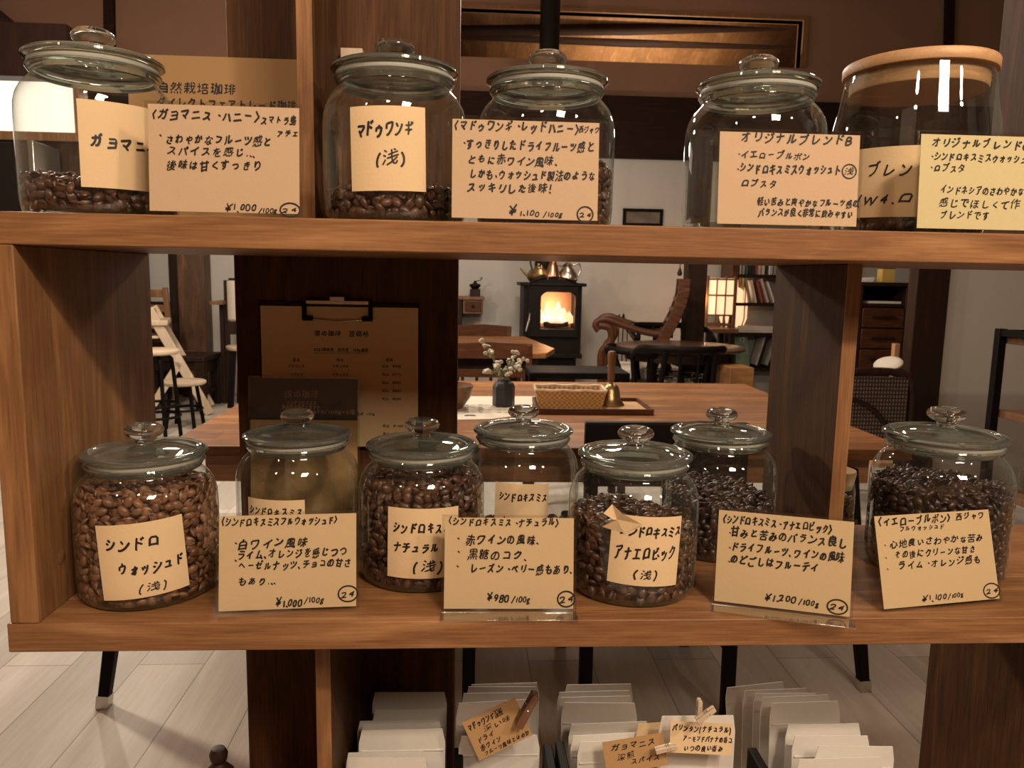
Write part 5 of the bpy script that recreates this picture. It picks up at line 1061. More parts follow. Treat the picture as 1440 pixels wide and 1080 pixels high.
# black bench beyond the table
p, p2 = at(744, 523, 3.25), at(886, 523, 3.25)
be = thing('bench', 'low black bench standing just beyond the long table', 'bench', ((p.x+p2.x)/2, 3.4, 0))
h = (p2.x-p.x)/2
MB().box(-h, h, -.16, .16, p.z-.035, p.z).build('seat', M['black'], be, bevel=.006)
for sx in (-1, 1):
    for sy in (-1, 1): MB().box(sx*h-.02-.02*sx, sx*h+.02-.02*sx, sy*.13-.02, sy*.13+.02, 0, p.z-.035).build('leg', M['black'], be, bevel=.003)
MB().box(-h, h, -.012, .012, .22, .25).build('stretcher', M['black'], be)

# ------------------------------------------------------------------ second table with two chairs
t2 = thing('cafe_table', 'wooden table with clipped corners in front of the stove', 'table', (0, 5.2, 0))
pl_ = [atz(560, 496, .70), atz(768, 497, .70), atz(780, 490, .70), atz(738, 473, .70), atz(560, 472, .70)]
MB().prism([(v.x, v.y-5.2) for v in pl_], .665, .70).build('tabletop', M['table'], t2, bevel=.004)
x1 = pl_[1].x
MB().box(-.75, x1-.05, pl_[1].y-5.2+.04, pl_[1].y-5.2+.07, .57, .665).build('apron', M['dark_wood'], t2)
for lx, ly in ((x1-.08, pl_[1].y-5.2+.07), (x1-.12, pl_[3].y-5.2-.10), (-.70, pl_[1].y-5.2+.07), (-.70, pl_[3].y-5.2-.10)):
    MB().box(lx-.035, lx+.035, ly-.035, ly+.035, 0, .665).build('leg', M['dark_wood'], t2, bevel=.004)
def slat_chair(x, y, rz, label, wd=.46, ht=.83):
    c = thing('dining_chair', label, 'chair', (x, y, 0), rz, 'red brown wooden chairs at the second table')
    h = wd/2
    MB().box(-h, h, 0, .44, .40, .44).build('seat', M['red_wood'], c, bevel=.01)
    for sx in (-1, 1):
        MB().beam((sx*(h-.02), .02, 0), (sx*(h-.02), -.05, ht-.02), .036, .036, (0, 1, 0)).build('leg', M['red_wood'], c, bevel=.004)
        MB().beam((sx*(h-.02), .42, 0), (sx*(h-.02), .42, .40), .036, .036, (0, 1, 0)).build('leg', M['red_wood'], c, bevel=.004)
    MB().prism([(-h, ht-.11), (h, ht-.11), (h, ht-.015), (0, ht), (-h, ht-.015)], -.062, -.038, 'XZ').build('top_rail', M['red_wood'], c, bevel=.004)
    MB().box(-h+.03, h-.03, -.050, -.030, ht-.23, ht-.18).build('middle_rail', M['red_wood'], c, bevel=.003)
    for i in range(5): xx = -h+.08+i*(wd-.16)/4; MB().box(xx-.010, xx+.010, -.032, -.016, .44, ht-.23).build('slat', M['red_wood'], c)
    MB().box(-h+.03, h-.03, .41, .43, .25, .285).build('stretcher', M['red_wood'], c)
    return c
p = at(745, 481, 4.15); slat_chair(p.x-.24, 4.22, 0, 'red brown wooden chair seen from behind at the near side of the second table', .52, p.z)
p = at(719, 456, 5.95); slat_chair(p.x-.24, 5.86, math.pi, 'red brown wooden chair at the far side of the second table, before the wall', .48, p.z)

# ------------------------------------------------------------------ stove with pipe and pots
SY = 6.25
sA, sB = at(737, 397, SY), at(819, 397, SY); sx = (sA.x+sB.x)/2; sw = (sB.x-sA.x)/2; stp = sA.z; sbt = at(780, 500, SY).z
sv = thing('stove', 'black iron stove with arched glass door and a fire burning inside', 'stove', (sx, SY, 0))
D = .5
b = MB(); wt = .035                                            # the body is a hollow box open at the door
wx, wz0_, wz1_ = sw*.62, at(790, 463, SY).z, at(790, 411, SY).z
wo = .045                                                     # the door sits a little off centre
b.box(-sw, -wx+wo, 0, D, sbt, stp-.03).box(wx+wo, sw, 0, D, sbt, stp-.03).box(-wx+wo, wx+wo, 0, D, sbt, wz0_).box(-wx+wo, wx+wo, 0, D, wz1_, stp-.03).box(-wx+wo, wx+wo, D-.05, D, wz0_, wz1_)
b.build('stove_body', M['iron'], sv)
MB().box(-sw-.035, sw+.035, -.045, D+.02, stp-.03, stp).build('top_plate', M['iron'], sv, bevel=.008)
MB().box(-sw*.88, sw*.88, .03, D-.03, .04, sbt).build('pedestal', M['iron'], sv, bevel=.01)
MB().box(-sw*.95, sw*.95, .0, D, 0, .045).build('base_plate', M['iron'], sv, bevel=.008)
MB().box(-sw-.01, sw+.01, -.05, .0, sbt-.02, sbt+.02).build('ash_lip', M['iron'], sv, bevel=.008)
dr = MB(); zc_ = wz1_-.02
out = [(-sw*.86, wz0_-.07)]+[(sw*.86, wz0_-.07)]
topo = [(sw*.86*math.cos(R(a)), zc_+.05+.09*math.sin(R(a))) for a in range(0, 181, 12)]
topi = [(wo+wx*.95*math.cos(R(a)), zc_-.035+.075*math.sin(R(a))) for a in range(0, 181, 12)]
oo = [(-sw*.86, wz0_-.07)]+topo[::-1]+[(sw*.86, wz0_-.07)]; ii = [(wo-wx*.95, wz0_)]+topi[::-1]+[(wo+wx*.95, wz0_)]
k = len(oo); V = [(x, -.035, z) for x, z in oo]+[(x, -.035, z) for x, z in ii]+[(x, .0, z) for x, z in oo]+[(x, .0, z) for x, z in ii]; F = []
for i in range(k):
    j = (i+1) % k; F += [(i, j, k+j, k+i), (2*k+j, 2*k+i, 3*k+i, 3*k+j), (j, i, 2*k+i, 2*k+j), (k+i, k+j, 3*k+j, 3*k+i)]
door_s = dr.add(V, F).build('door', M['iron'], sv, 30, bevel=.004)
pts = [(x*1.0, -.040, z+.012) for x, z in topo]; MB().tube(pts, .009, 6).build('arch_moulding', M['iron'], door_s)
MB().prism([(x, z) for x, z in ii], -.012, -.008, 'XZ').build('door_glass', thin_glass('stove_glass', (.92, .85, .78), (.4, .35, .3), .8), door_s)
MB().tube([(-sw*.80, -.05, wz0_+.14), (-sw*.83, -.085, wz0_+.08), (-sw*.92, -.09, wz0_-.02)], .009, 8).build('handle', M['steel'], door_s)
fb = MB().box(-wx+wo, wx+wo, .30, D-.052, wz0_, wz1_).build('firebrick', mottled('firebrick', (.40, .24, .15), (.55, .36, .24), 20, .9), sv)
lg = MB()
for i in range(4): lg.beam((wo-wx*.7+i*.02, .10+i*.05, wz0_+.035+.02*(i % 2)), (wo+wx*.7-.03*i, .12+i*.045, wz0_+.04), .05, .05)
lg.build('firewood', mat('charred_wood', (.03, .015, .01), .9), sv, bevel=.01)
fm = bpy.data.materials.new('flame'); fm.use_nodes = True; N, L = fm.node_tree.nodes, fm.node_tree.links
for n in list(N): N.remove(n)
o_ = N.new('ShaderNodeOutputMaterial'); e_ = N.new('ShaderNodeEmission'); t_ = N.new('ShaderNodeBsdfTransparent'); mx = N.new('ShaderNodeMixShader'); tc = N.new('ShaderNodeTexCoord'); nz = N.new('ShaderNodeTexNoise'); nz.inputs['Scale'].default_value = 9; mpn = N.new('ShaderNodeMapping'); mpn.inputs['Scale'].default_value = (1, 1, .45)
L.new(tc.outputs['Object'], mpn.inputs[0]); L.new(mpn.outputs[0], nz.inputs['Vector']); cr = N.new('ShaderNodeValToRGB'); cr.color_ramp.elements[0].position = .35; cr.color_ramp.elements[0].color = (1, .42, .20, 1); cr.color_ramp.elements[1].position = .62; cr.color_ramp.elements[1].color = (1, .82, .62, 1)
L.new(nz.outputs['Fac'], cr.inputs[0]); L.new(cr.outputs[0], e_.inputs[0]); e_.inputs[1].default_value = 2.2; mx.inputs[0].default_value = .50
L.new(t_.outputs[0], mx.inputs[1]); L.new(e_.outputs[0], mx.inputs[2]); L.new(mx.outputs[0], o_.inputs[0])
fl = MB()
for fx_, fh, fr in ((-.15, .13, .05), (-.09, .20, .05), (-.03, .17, .065), (.03, .21, .055), (.09, .15, .06), (.15, .12, .05), (0, .11, .13)):
    fl.lathe([(0, 0), (fr*.8, fh*.08), (fr, fh*.25), (fr*.7, fh*.55), (fr*.3, fh*.82), (0, fh)], 12, (fx_*.85+wo, .17, wz0_+.04))
tag(fl.build('flames', fm, sv), 'bright orange flames')
lamp('fire_light', 'POINT', (sx, SY+.16, wz0_+.20), 7, (1, .60, .36), .06)
pA, pB = at(752, 380, SY+.3), at(779, 380, SY+.3)
pr_ = (pB.x-pA.x)/2
pp = thing('stove_pipe', 'black flue pipe rising from the stove past the dark beam', 'pipe', ((pA.x+pB.x)/2, SY+.32, stp))
MB().lathe([(pr_*1.25, 0), (pr_*1.25, .05), (pr_, .055), (pr_, 3.95-stp-.002), (0, 3.95-stp-.002)], 24).build('flue', M['iron'], pp)
def pot(name, label, px, py, Y, s, m, prof, spout, handle, lidk):
    p = at(px, py, Y); t = thing(name, label, 'pot', (p.x, Y, stp), 0, None)
    MB().lathe([(r*s, z*s) for r, z in prof], 24).build('pot_body', M[m], t)
    MB().tube([Vector(v)*s for v in smooth_path(spout, 5)], [s*(.012-.006*i/(5*(len(spout)-1))) for i in range(5*(len(spout)-1)+1)], 8).build('spout', M[m], t)
    MB().tube([Vector(v)*s for v in smooth_path(handle, 5)], .006*s, 8).build('handle', M['iron' if m == 'brass' else m], t)
    MB().lathe([(r*s, z*s) for r, z in lidk], 20).build('lid', M[m], t)
kY = SY+.10
pot('kettle', 'round brass kettle with hoop handle at the left on the stove', 757, 395, kY, 1.22, 'brass', [(0, 0), (.06, 0), (.085, .03), (.088, .06), (.065, .095), (.035, .105), (0, .105)], [(-.08, 0, .05), (-.11, 0, .075), (-.135, 0, .105)], [(-.05, 0, .10), (-.06, 0, .17), (0, 0, .215), (.05, 0, .17), (.05, 0, .10)], [(0, .103), (.036, .103), (.03, .115), (.008, .122), (.012, .13), (.008, .14), (0, .142)])
pot('coffee_pot', 'tall conical copper pot in the middle on the stove', 777, 396, kY-.05, 1.18, 'copper', [(0, 0), (.07, 0), (.072, .01), (.050, .08), (.034, .13), (.03, .14), (0, .14)], [(-.055, 0, .05), (-.08, 0, .08), (-.085, 0, .13)], [(.035, 0, .13), (.08, 0, .12), (.085, 0, .06), (.06, 0, .03)], [(0, .138), (.033, .138), (.022, .165), (.010, .175), (.006, .195), (0, .197)])
pot('coffee_pot', 'squat pewter pot with high handle at the right on the stove', 798, 395, kY, 1.2, 'pewter', [(0, 0), (.06, 0), (.078, .025), (.078, .06), (.05, .10), (.030, .12), (.04, .135), (0, .135)], [(-.07, 0, .06), (-.09, 0, .085), (-.085, 0, .125)], [(.035, 0, .13), (.085, 0, .145), (.095, 0, .09), (.07, 0, .04)], [(0, .133), (.038, .133), (.02, .150), (.006, .158), (.010, .168), (0, .172)])
# poker set right of the stove: thin black handles behind the armchair
tl = thing('hearth_tools', 'black fire tools standing against the wall beside the stove', 'fire tools', (at(880, 450, 6.8).x, 6.8, 0))
for px, py in ((871, 441), (877, 440), (883, 450)):
    p = at(px, py, 6.8); MB().tube([(p.x-tl.location.x, 0, 0.012), (p.x-tl.location.x, 0, p.z-.12)], .006, 6).build('rod', M['iron'], tl)
    MB().lathe([(0, p.z-.12), (.012, p.z-.115), (.014, p.z-.03), (0, p.z)], 10, (p.x-tl.location.x, 0, 0)).build('grip', M['black'], tl)
MB().lathe([(0, 0), (.13, 0), (.13, .015), (0, .015)], 20).build('stand_base', M['iron'], tl)

# ------------------------------------------------------------------ wall shelf with a coffee mill, left of the stove
wY = 6.72
a, b_ = at(600, 416, wY), at(681, 416, wY); zs = a.z
ws = thing('wall_cabinet', 'small brown wooden wall cabinet half hidden behind the partition', 'cabinet', ((a.x+b_.x)/2, wY, 0)); h = (b_.x-a.x)/2
z0 = at(660, 441, wY).z
MB().box(-h, h, -.02, .27, zs-.03, zs).build('top_board', M['mid_wood'], ws, bevel=.004)
MB().box(h-.20, h-.01, 0, .27, z0, zs-.03).build('drawer_box', M['mid_wood'], ws, bevel=.004)
dd = MB().box(h-.185, h-.025, -.014, 0, z0+.02, zs-.045).build('drawer', M['red_wood'], ws, bevel=.003)
MB().ball((h-.105, -.025, (z0+zs)/2-.01), .015, 10, 7).build('knob', M['dark_wood'], dd)
MB().box(-h, h-.21, 0, .27, z0-.45, zs-.03).build('side_box', M['dark_wood'], ws, bevel=.004)
p = at(668, 416, wY)
ml = thing('coffee_mill', 'small hand coffee mill with crank standing on the wall cabinet', 'coffee mill', (p.x, wY+.08, zs))
MB().box(-.05, .05, -.05, .05, 0, .07).build('mill_box', M['dark_wood'], ml, bevel=.004)
MB().lathe([(0, .07), (.03, .07), (.055, .10), (.055, .115), (.02, .125), (.008, .15), (0, .15)], 18).build('hopper', M['iron'], ml)
MB().tube([(0, 0, .145), (.05, 0, .155), (.06, 0, .165)], .006, 6).ball((.06, 0, .175), .012, 8, 6).build('crank', M['steel'], ml)

# ------------------------------------------------------------------ reclining armchair with scrolled arms
aY = 5.30
ac = thing('armchair', 'brown wooden reclining armchair with scrolled arms and a pale seat cushion', 'armchair', (at(900, 470, aY).x, aY, 0)); ox = ac.location.x; ac.rotation_euler.z = R(-13)
def A_(px, py, dy=0): v = at(px, py, aY); return Vector((v.x-ox, dy, v.z))
for dy in (0, .56):
    arm = smooth_path([A_(843, 466, dy), A_(838, 459, dy), A_(842, 452, dy), A_(855, 450, dy), A_(880, 459, dy), A_(912, 468, dy), A_(945, 470, dy)], 5)
    MB().tube(arm, .026, 10, flat=1.0).build('armrest', M['red_wood'], ac)
    leg = smooth_path([A_(843, 458, dy), A_(858, 462, dy), A_(860, 480, dy), A_(847, 497, dy), A_(846, 530, dy), Vector((A_(846, 530).x, dy, .0))], 5)
    MB().tube(leg, .032, 10).build('leg', M['red_wood'], ac)
    bs = smooth_path([A_(961, 392, dy), A_(958, 418, dy), A_(946, 450, dy), A_(930, 480, dy), A_(915, 520, dy)], 4)
    mb = MB()
    for i in range(len(bs)-1): mb.beam(bs[i], bs[i+1]+(bs[i+1]-bs[i])*.05, .07, .085, (1, 0, .3))
    mb.build('back_post', M['red_wood'], ac, bevel=.004)
    MB().tube([A_(930, 500, dy), Vector((A_(975, 500).x, dy, 0))], .035, 10).build('leg', M['red_wood'], ac)
MB().box(A_(850, 500).x, A_(930, 500).x, .02, .54, .34, .39).build('seat_frame', M['red_wood'], ac, bevel=.01)
MB().box(A_(852, 500).x, A_(925, 500).x, .04, .52, .39, .50).build('seat_cushion', M['fabric'], ac, bevel=.03)
d = (A_(958, 400)-A_(925, 485))
for i in range(5):
    mb = MB(); c = A_(930, 480, 0)+d*(.15+.18*i); mb.beam(c, c+Vector((0, .56, 0)), .03, .05, (1, 0, .3)); mb.build('back_slat', M['red_wood'], ac)

# ------------------------------------------------------------------ round dark table with black bentwood chairs
RY = 4.86
e0, e1 = at(868, 491, RY), at(1043, 492, RY); rr = (e1.x-e0.x)/2
rt = thing('round_table', 'round dark topped table on curved black legs', 'table', ((e0.x+e1.x)/2, RY, 0))
RZ = .725
MB().lathe([(0, RZ-.03), (rr-.02, RZ-.03), (rr, RZ-.02), (rr, RZ-.006), (rr-.012, RZ), (0, RZ)], 56).build('tabletop', wood('dark_tabletop', (.055, .026, .012), (.085, .042, .021), (.12, .062, .032), 'X', 1.0, .28, .6), rt)
MB().lathe([(rr*.80, RZ-.10), (rr*.86, RZ-.10), (rr*.86, RZ-.03), (rr*.80, RZ-.03), (rr*.80, RZ-.10)], 48).build('apron', M['dark_wood'], rt)
for a in (45, 135, 225, 315):
    c, s = math.cos(R(a)), math.sin(R(a)); r = rr*.80
    MB().tube(smooth_path([(c*r, s*r, RZ-.04), (c*r*1.02, s*r*1.02, .52), (c*r*.85, s*r*.85, .25), (c*r*.95, s*r*.95, 0)], 5), .034, 10).build('leg', M['black'], rt)
MB().tube([(math.cos(R(t*10))*rr*.62, math.sin(R(t*10))*rr*.62, .24) for t in range(36)], .014, 8, True).build('stretcher', M['black'], rt)
def bentwood(label, x, y, rz, zr=.80, wd=.56):
    c = thing('bentwood_chair', label, 'chair', (x, y, 0), rz, 'black bentwood armchairs around the round table'); h = wd/2
    rail = smooth_path([(-h, .38, zr-.09), (-h*1.02, .15, zr-.02), (-h*.8, -.06, zr), (0, -.13, zr), (h*.8, -.06, zr), (h*1.02, .15, zr-.02), (h, .38, zr-.09)], 6)
    MB().tube(rail, .021, 10, flat=1.2).build('arm_rail', M['black'], c)
    MB().lathe([(0, .42), (h*.82, .42), (h*.86, .435), (h*.84, .455), (0, .45)], 32, (0, .15, 0)).build('seat', M['dark_wood'], c)
    for sx in (-1, 1):
        MB().tube(smooth_path([(sx*h, .36, zr-.09), (sx*h*.92, .37, .44), (sx*h*.86, .40, 0)], 4), .018, 8).build('leg', M['black'], c)
        MB().tube(smooth_path([(sx*h*.6, -.11, zr-.01), (sx*h*.66, -.04, .44), (sx*h*.8, -.10, 0)], 4), .018, 8).build('leg', M['black'], c)
    for i in range(2): xx = (-.06, .06)[i]; MB().tube([(xx, -.11, zr-.01), (xx*.9, -.04, .44)], .010, 6).build('spindle', M['black'], c)
    MB().tube([(math.cos(R(t*15))*h*.72, .15+math.sin(R(t*15))*h*.72, .22) for t in range(24)], .011, 6, True).build('stretcher', M['black'], c)
    return c
p = at(935, 466, 5.62); bentwood('black bentwood chair on the far side of the round table, before the armchair', p.x, 5.66, math.pi, .815, .62)
p = at(968, 491, 4.05); bentwood('black bentwood chair with its back towards us at the near side of the round table', p.x, 4.10, 0, p.z, .52)
p = at(885, 480, 4.75); bentwood('black bentwood chair at the stove side of the round table', p.x-.02, 4.80, R(-90), .70, .46)
# wire basket with pale bundles under the round table
q = at(955, 525, 4.9)
wb = thing('wire_basket', 'wire basket of pale rolled bundles on the floor under the round table', 'basket', (q.x, 4.95, 0))
for i in range(18):
    a = 2*math.pi*i/18; MB().tube([(math.cos(a)*.16, math.sin(a)*.16, .03), (math.cos(a)*.20, math.sin(a)*.20, .50)], .006, 5).build('wire', M['steel'], wb)
for z, r in ((.03, .16), (.27, .182), (.50, .20)): MB().tube([(math.cos(R(t*15))*r, math.sin(R(t*15))*r, z) for t in range(24)], .008, 6, True).build('hoop', M['steel'], wb)
mb = MB()
for i in range(7): a = i*.9; r = .10 if i else 0; mb.lathe([(0, .02), (.042, .02), (.042, .46+.015*(i % 3)), (0, .46+.015*(i % 3))], 12, (math.cos(a)*r, math.sin(a)*r, 0))
mb.build('paper_rolls', M['white'], wb)

# ------------------------------------------------------------------ paper lantern on a stool
lY = 6.25
l0, l1 = at(990, 470, lY), at(1037, 470, lY); lx = (l0.x+l1.x)/2
zt_, zb_ = at(1010, 388, lY).z, at(1010, 462, lY).z
sl = thing('side_stool', 'small brown wooden stool under the glowing lantern', 'stool', (lx, lY+.17, 0)); h = (l1.x-l0.x)/2
MB().box(-h, h, -.2, .2, zb_-.04, zb_).build('seat', M['mid_wood'], sl, bevel=.006)
for sx_ in (-1, 1):
    for sy_ in (-1, 1): MB().beam((sx_*(h-.05), sy_*.15, zb_-.04), (sx_*(h-.01), sy_*.19, 0), .045, .045, (0, 1, 0)).build('leg', M['dark_wood'], sl)
ln = thing('paper_lantern', 'glowing paper lantern with wooden lattice standing on a stool', 'lantern', (lx-.01, lY+.15, zb_)); H_ = zt_-zb_
h = .125
shm = bpy.data.materials.new('lit_paper'); shm.use_nodes = True; bb_ = shm.node_tree.nodes['Principled BSDF']; bb_.inputs['Base Color'].default_value = (.8, .6, .42, 1); bb_.inputs['Emission Color'].default_value = (1, .60, .33, 1); bb_.inputs['Emission Strength'].default_value = .80
MB().box(-h, h, -h, h, .12, H_-.02).build('paper_shade', shm, ln)
fr_ = M['mid_wood']
for sx_ in (-1, 1):
    for sy_ in (-1, 1): MB().box(sx_*h-.011, sx_*h+.011, sy_*h-.011, sy_*h+.011, 0, H_).build('post', fr_, ln)
for sy_ in (-1, 1):
    for xx in (-.042, .042): MB().box(xx-.006, xx+.006, sy_*(h+.004)-.004, sy_*(h+.004)+.004, .03, H_-.02).build('lattice_bar', fr_, ln)
    for z in (.03, .12, .30, H_-.03): MB().box(-h, h, sy_*(h+.003)-.004, sy_*(h+.003)+.004, z-.008, z+.008).build('lattice_bar', fr_, ln)
    for z in (.03, .12, .30, H_-.03): MB().box(sy_*(h+.003)-.004, sy_*(h+.003)+.004, -h, h, z-.008, z+.008).build('lattice_bar', fr_, ln)
lamp('lantern_bulb', 'POINT', (lx-.20, lY+.0, zb_+H_*.55), 4.0, (1, .58, .30), .05)
l2 = thing('paper_lantern', 'second lower paper lantern tucked behind the glowing one, beside the bookcase', 'lantern', (lx+.22, lY+.34, zb_))
MB().lathe([(0, .0), (.10, .0), (.13, .08), (.13, .34), (.10, .44), (0, .46)], 20).build('paper_shade', shm, l2)
for i in range(6): a = i*math.pi/3; MB().tube([(math.cos(a)*.11, math.sin(a)*.11, 0), (math.cos(a)*.136, math.sin(a)*.136, .08), (math.cos(a)*.136, math.sin(a)*.136, .34), (math.cos(a)*.11, math.sin(a)*.11, .44)], .006, 5).build('rib', fr_, l2)

# ------------------------------------------------------------------ bookcase with books
kY = 6.45
b0, b1 = at(1028, 420, kY), at(1150, 420, kY); bx0, bx1 = b0.x, b1.x
bc = thing('bookcase', 'open wooden bookcase against the back wall, filled with books', 'bookcase', (0, kY, 0))
MB().box(bx0, bx0+.055, 0, .34, 0, 2.0).build('side_panel', M['red_wood'], bc, bevel=.003)
MB().box(bx1-.05, bx1, 0, .34, 0, 2.0).build('side_panel', M['red_wood'], bc, bevel=.003)
MB().box(bx0+.055, bx1-.05, .32, .335, .05, 2.0).build('back_panel', M['plaster'], bc)
zz = [at(1060, y, kY).z for y in (386, 426, 468, 518)]
for z in zz: MB().box(bx0+.055, bx1-.05, .005, .32, z-.03, z).build('shelf', M['dark_wood'], bc, bevel=.003)
pal = {'cream': (.56, .50, .40), 'dark green': (.05, .08, .05), 'black': (.02, .02, .022), 'white': (.66, .62, .56), 'dusty red': (.30, .07, .05), 'grey': (.27, .26, .25), 'yellow': (.55, .36, .09), 'orange': (.50, .20, .06), 'pale pink': (.58, .40, .34), 'navy blue': (.05, .06, .10)}
bm_ = {k_: mat('cover_'+k_.replace(' ', '_'), v, .55) for k_, v in pal.items()}
ordn = ['first', 'second', 'third', 'fourth', 'fifth', 'sixth', 'seventh', 'eighth', 'ninth', 'tenth', 'eleventh', 'twelfth', 'thirteenth', 'fourteenth', 'fifteenth']
def book(x, y, z, th, ht, dp, colr, label, lean=0, group=None):
    o = thing('book', label, 'book', (x, y, z), 0, group, (0, R(lean), 0))
    mb = MB().box(0, th, 0, .003, 0, ht).box(0, .0025, 0, dp, 0, ht).box(th-.0025, th, 0, dp, 0, ht); mb.build('cover', bm_[colr], o)
    MB().box(.0025, th-.0025, .003, dp-.004, .003, ht-.003).build('page_block', M['white'], o)
    return o
rngb = random.Random(21)
x = bx0+.075
for i, cn in enumerate(['cream', 'grey', 'dark green', 'black', 'black', 'dusty red', 'pale pink', 'cream', 'black', 'white', 'white', 'grey', 'white', 'black']):
    th = rngb.uniform(.018, .034); 
    if x+th > bx1-.06: break
    book(x, kY+.02+rngb.uniform(0, .02), zz[0]+.001, th, rngb.uniform(.20, .27), .2, cn, f'{cn} upright book, {ordn[i]} from the lantern side on the top bookcase shelf', 0, 'books on the top bookcase shelf'); x += th+.004
x = bx0+.070
for i, (cn, lean, gap) in enumerate([('orange', 0, .003), ('yellow', 0, .055), ('grey', -14, .035), ('white', -15, .035), ('dusty red', -17, .03), ('pale pink', -20, .035), ('white', -22, .125), ('yellow', 4, .006), ('orange', 6, .035), ('cream', 16, .01), ('navy blue', 14, .01)]):
    th = rngb.uniform(.018, .028); hgt = rngb.uniform(.19, .24)
    if x+th > bx1-.09: break
    book(x, kY+.02, zz[1]+.001+max(0, math.sin(R(lean))*th), th, hgt, .17, cn, f'{cn} book {"leaning" if lean else "upright"}, {ordn[i]} from the lantern side on the second bookcase shelf', lean, 'books on the second bookcase shelf'); x += th+gap
x = bx0+.08; z = zz[2]+.001
for i, (cn, wd) in enumerate((('cream', .50), ('white', .48), ('pale pink', .44))):
    o = thing('magazine', f'{cn} magazine lying flat, {["bottom", "middle", "top"][i]} of the low pile on the third bookcase shelf', 'magazine', (x+rngb.uniform(0, .02), kY+.02, z), 0, 'flat magazines on the third bookcase shelf')
    MB().box(0, wd, 0, .24, 0, .018).build('page_block', M['white'], o); MB().box(-.001, wd+.001, -.002, .242, .018, .020).build('cover', bm_[cn], o); z += .0215
g0_, g1_ = at(1038, 500, kY-.2), at(1066, 500, kY-.2); zb1, zt1 = zz[3]+.003, at(1050, 474, kY-.2).z
mg = thing('magazine', 'green magazine numbered 12 standing upright on the lowest bookcase shelf', 'magazine', ((g0_.x+g1_.x)/2+.02, kY+.06, zz[3]+.003), 0, None, (R(-9), R(-5), 0))
h = (g1_.x-g0_.x)/2*1.05; ht = zt1-zb1
cv = MB().box(-h, h, 0, .002, 0, ht).build('cover', mottled('green_cover', (.10, .18, .12), (.26, .34, .24), 16, .4, .4, .0), mg)
MB().box(-h+.002, h-.002, .002, .010, .002, ht-.002).build('page_block', M['white'], mg)
im = MB(); ribbons(im, pen('12', h*.05, h*.85, ht*.85, ht*.22, .014, random.Random(1), 0, 0), lambda u, v: (u, -.001, v)); im.build('lettering', M['white'], cv, recalc=False)
p = at(1082, 500, kY)
for i in range(2):
    o = thing('picture_frame', ['thin dark framed picture leaning on the lowest bookcase shelf, nearer the green magazine', 'thin dark framed picture leaning farthest from the green magazine'][i], 'picture', (p.x-.10+.10*i, kY+.03, zz[3]+.004), 0, 'framed pictures on the lowest shelf', (0, R(14+4*i), 0))
    MB().box(0, .022, 0, .24, 0, .34).build('frame', M['dark_wood'], o, bevel=.002); MB().box(-.002, .0, .02, .22, .02, .32).build('picture', M['white'], o)
# wooden box at the side of the round table
c0_, c1_ = at(1027, 517, 4.3), at(1061, 517, 4.3); ct = c0_.z
wbx = thing('wooden_crate', 'plain orange brown wooden box beside the round table, with a finger hole', 'box', ((c0_.x+c1_.x)/2, 4.3, 0)); h = (c1_.x-c0_.x)/2
MB().box(-h, h, 0, .26, .32, ct).build('box_body', M['crate_wood'], wbx, bevel=.004)
MB().lathe([(0, 0), (.009, 0)], 14).build('finger_hole', M['black'], wbx).matrix_world = Matrix.Translation((wbx.location.x-.03, 4.299, ct-.06)) @ Euler((R(90), 0, 0)).to_matrix().to_4x4()
ks = thing('low_stand', 'low dark wooden stand carrying the orange brown box', 'stand', ((c0_.x+c1_.x)/2, 4.43, 0))
MB().box(-h-.02, h+.22, -.16, .16, .285, .318).build('stand_top', M['dark_wood'], ks, bevel=.004)
for sx_ in (-1, 1):
    for sy_ in (-1, 1): MB().box(sx_*h*.8-.02+.1*(sx_+1), sx_*h*.8+.02+.1*(sx_+1), sy_*.12-.02, sy_*.12+.02, 0, .285).build('leg', M['dark_wood'], ks)
# ------------------------------------------------------------------ dark cabinet with drawers, right
cY = 5.0
d0, d1 = at(1206, 450, cY), at(1277, 450, cY); ctp = at(1245, 397, cY).z
dc = thing('drawer_cabinet', 'dark red brown cabinet with open top shelf and three wide drawers', 'cabinet', ((d0.x+d1.x)/2, cY, 0)); h = (d1.x-d0.x)/2
mb = MB().box(-h, -h+.03, 0, .42, 0, ctp-.03).box(h-.03, h, 0, .42, 0, ctp-.03).box(-h+.03, h-.03, .40, .42, 0, ctp-.03).box(-h, h, -.01, .43, ctp-.03, ctp); mb.build('carcass', M['dark_wood'], dc, bevel=.004)
sh_z = at(1245, 427, cY).z
MB().box(-h+.03, h-.03, .01, .40, sh_z-.025, sh_z).build('shelf', M['dark_wood'], dc)
zd = at(1245, 520, cY).z; hh = (sh_z-.03-zd)/3
for i in range(3):
    dr_ = MB().box(-h+.035, h-.035, -.004, .38, sh_z-.03-hh*(i+1)+.006, sh_z-.03-hh*i-.004).build('drawer', M['red_wood'], dc, bevel=.004)
    MB().box(-.09, .09, -.018, -.004, sh_z-.03-hh*(i+.45)-.009, sh_z-.03-hh*(i+.45)+.009).build('handle', M['dark_wood'], dr_, bevel=.003)
MB().box(-h+.03, h-.03, 0, .40, .02, zd).build('lower_door', M['dark_wood'], dc, bevel=.004)
o = thing('paper_stack', 'thin pile of white papers lying in the open cabinet shelf', 'papers', (dc.location.x+.02, cY+.03, sh_z)); MB().box(-h*.7, h*.65, 0, .24, 0.0005, .016).build('sheets', M['white'], o)
p = at(1257, 396, cY)
o = thing('tea_box', 'yellow and black printed carton standing on the dark drawer cabinet', 'carton', (p.x, cY+.12, ctp)); h2 = .048; ht = at(1257, 369, cY).z-ctp
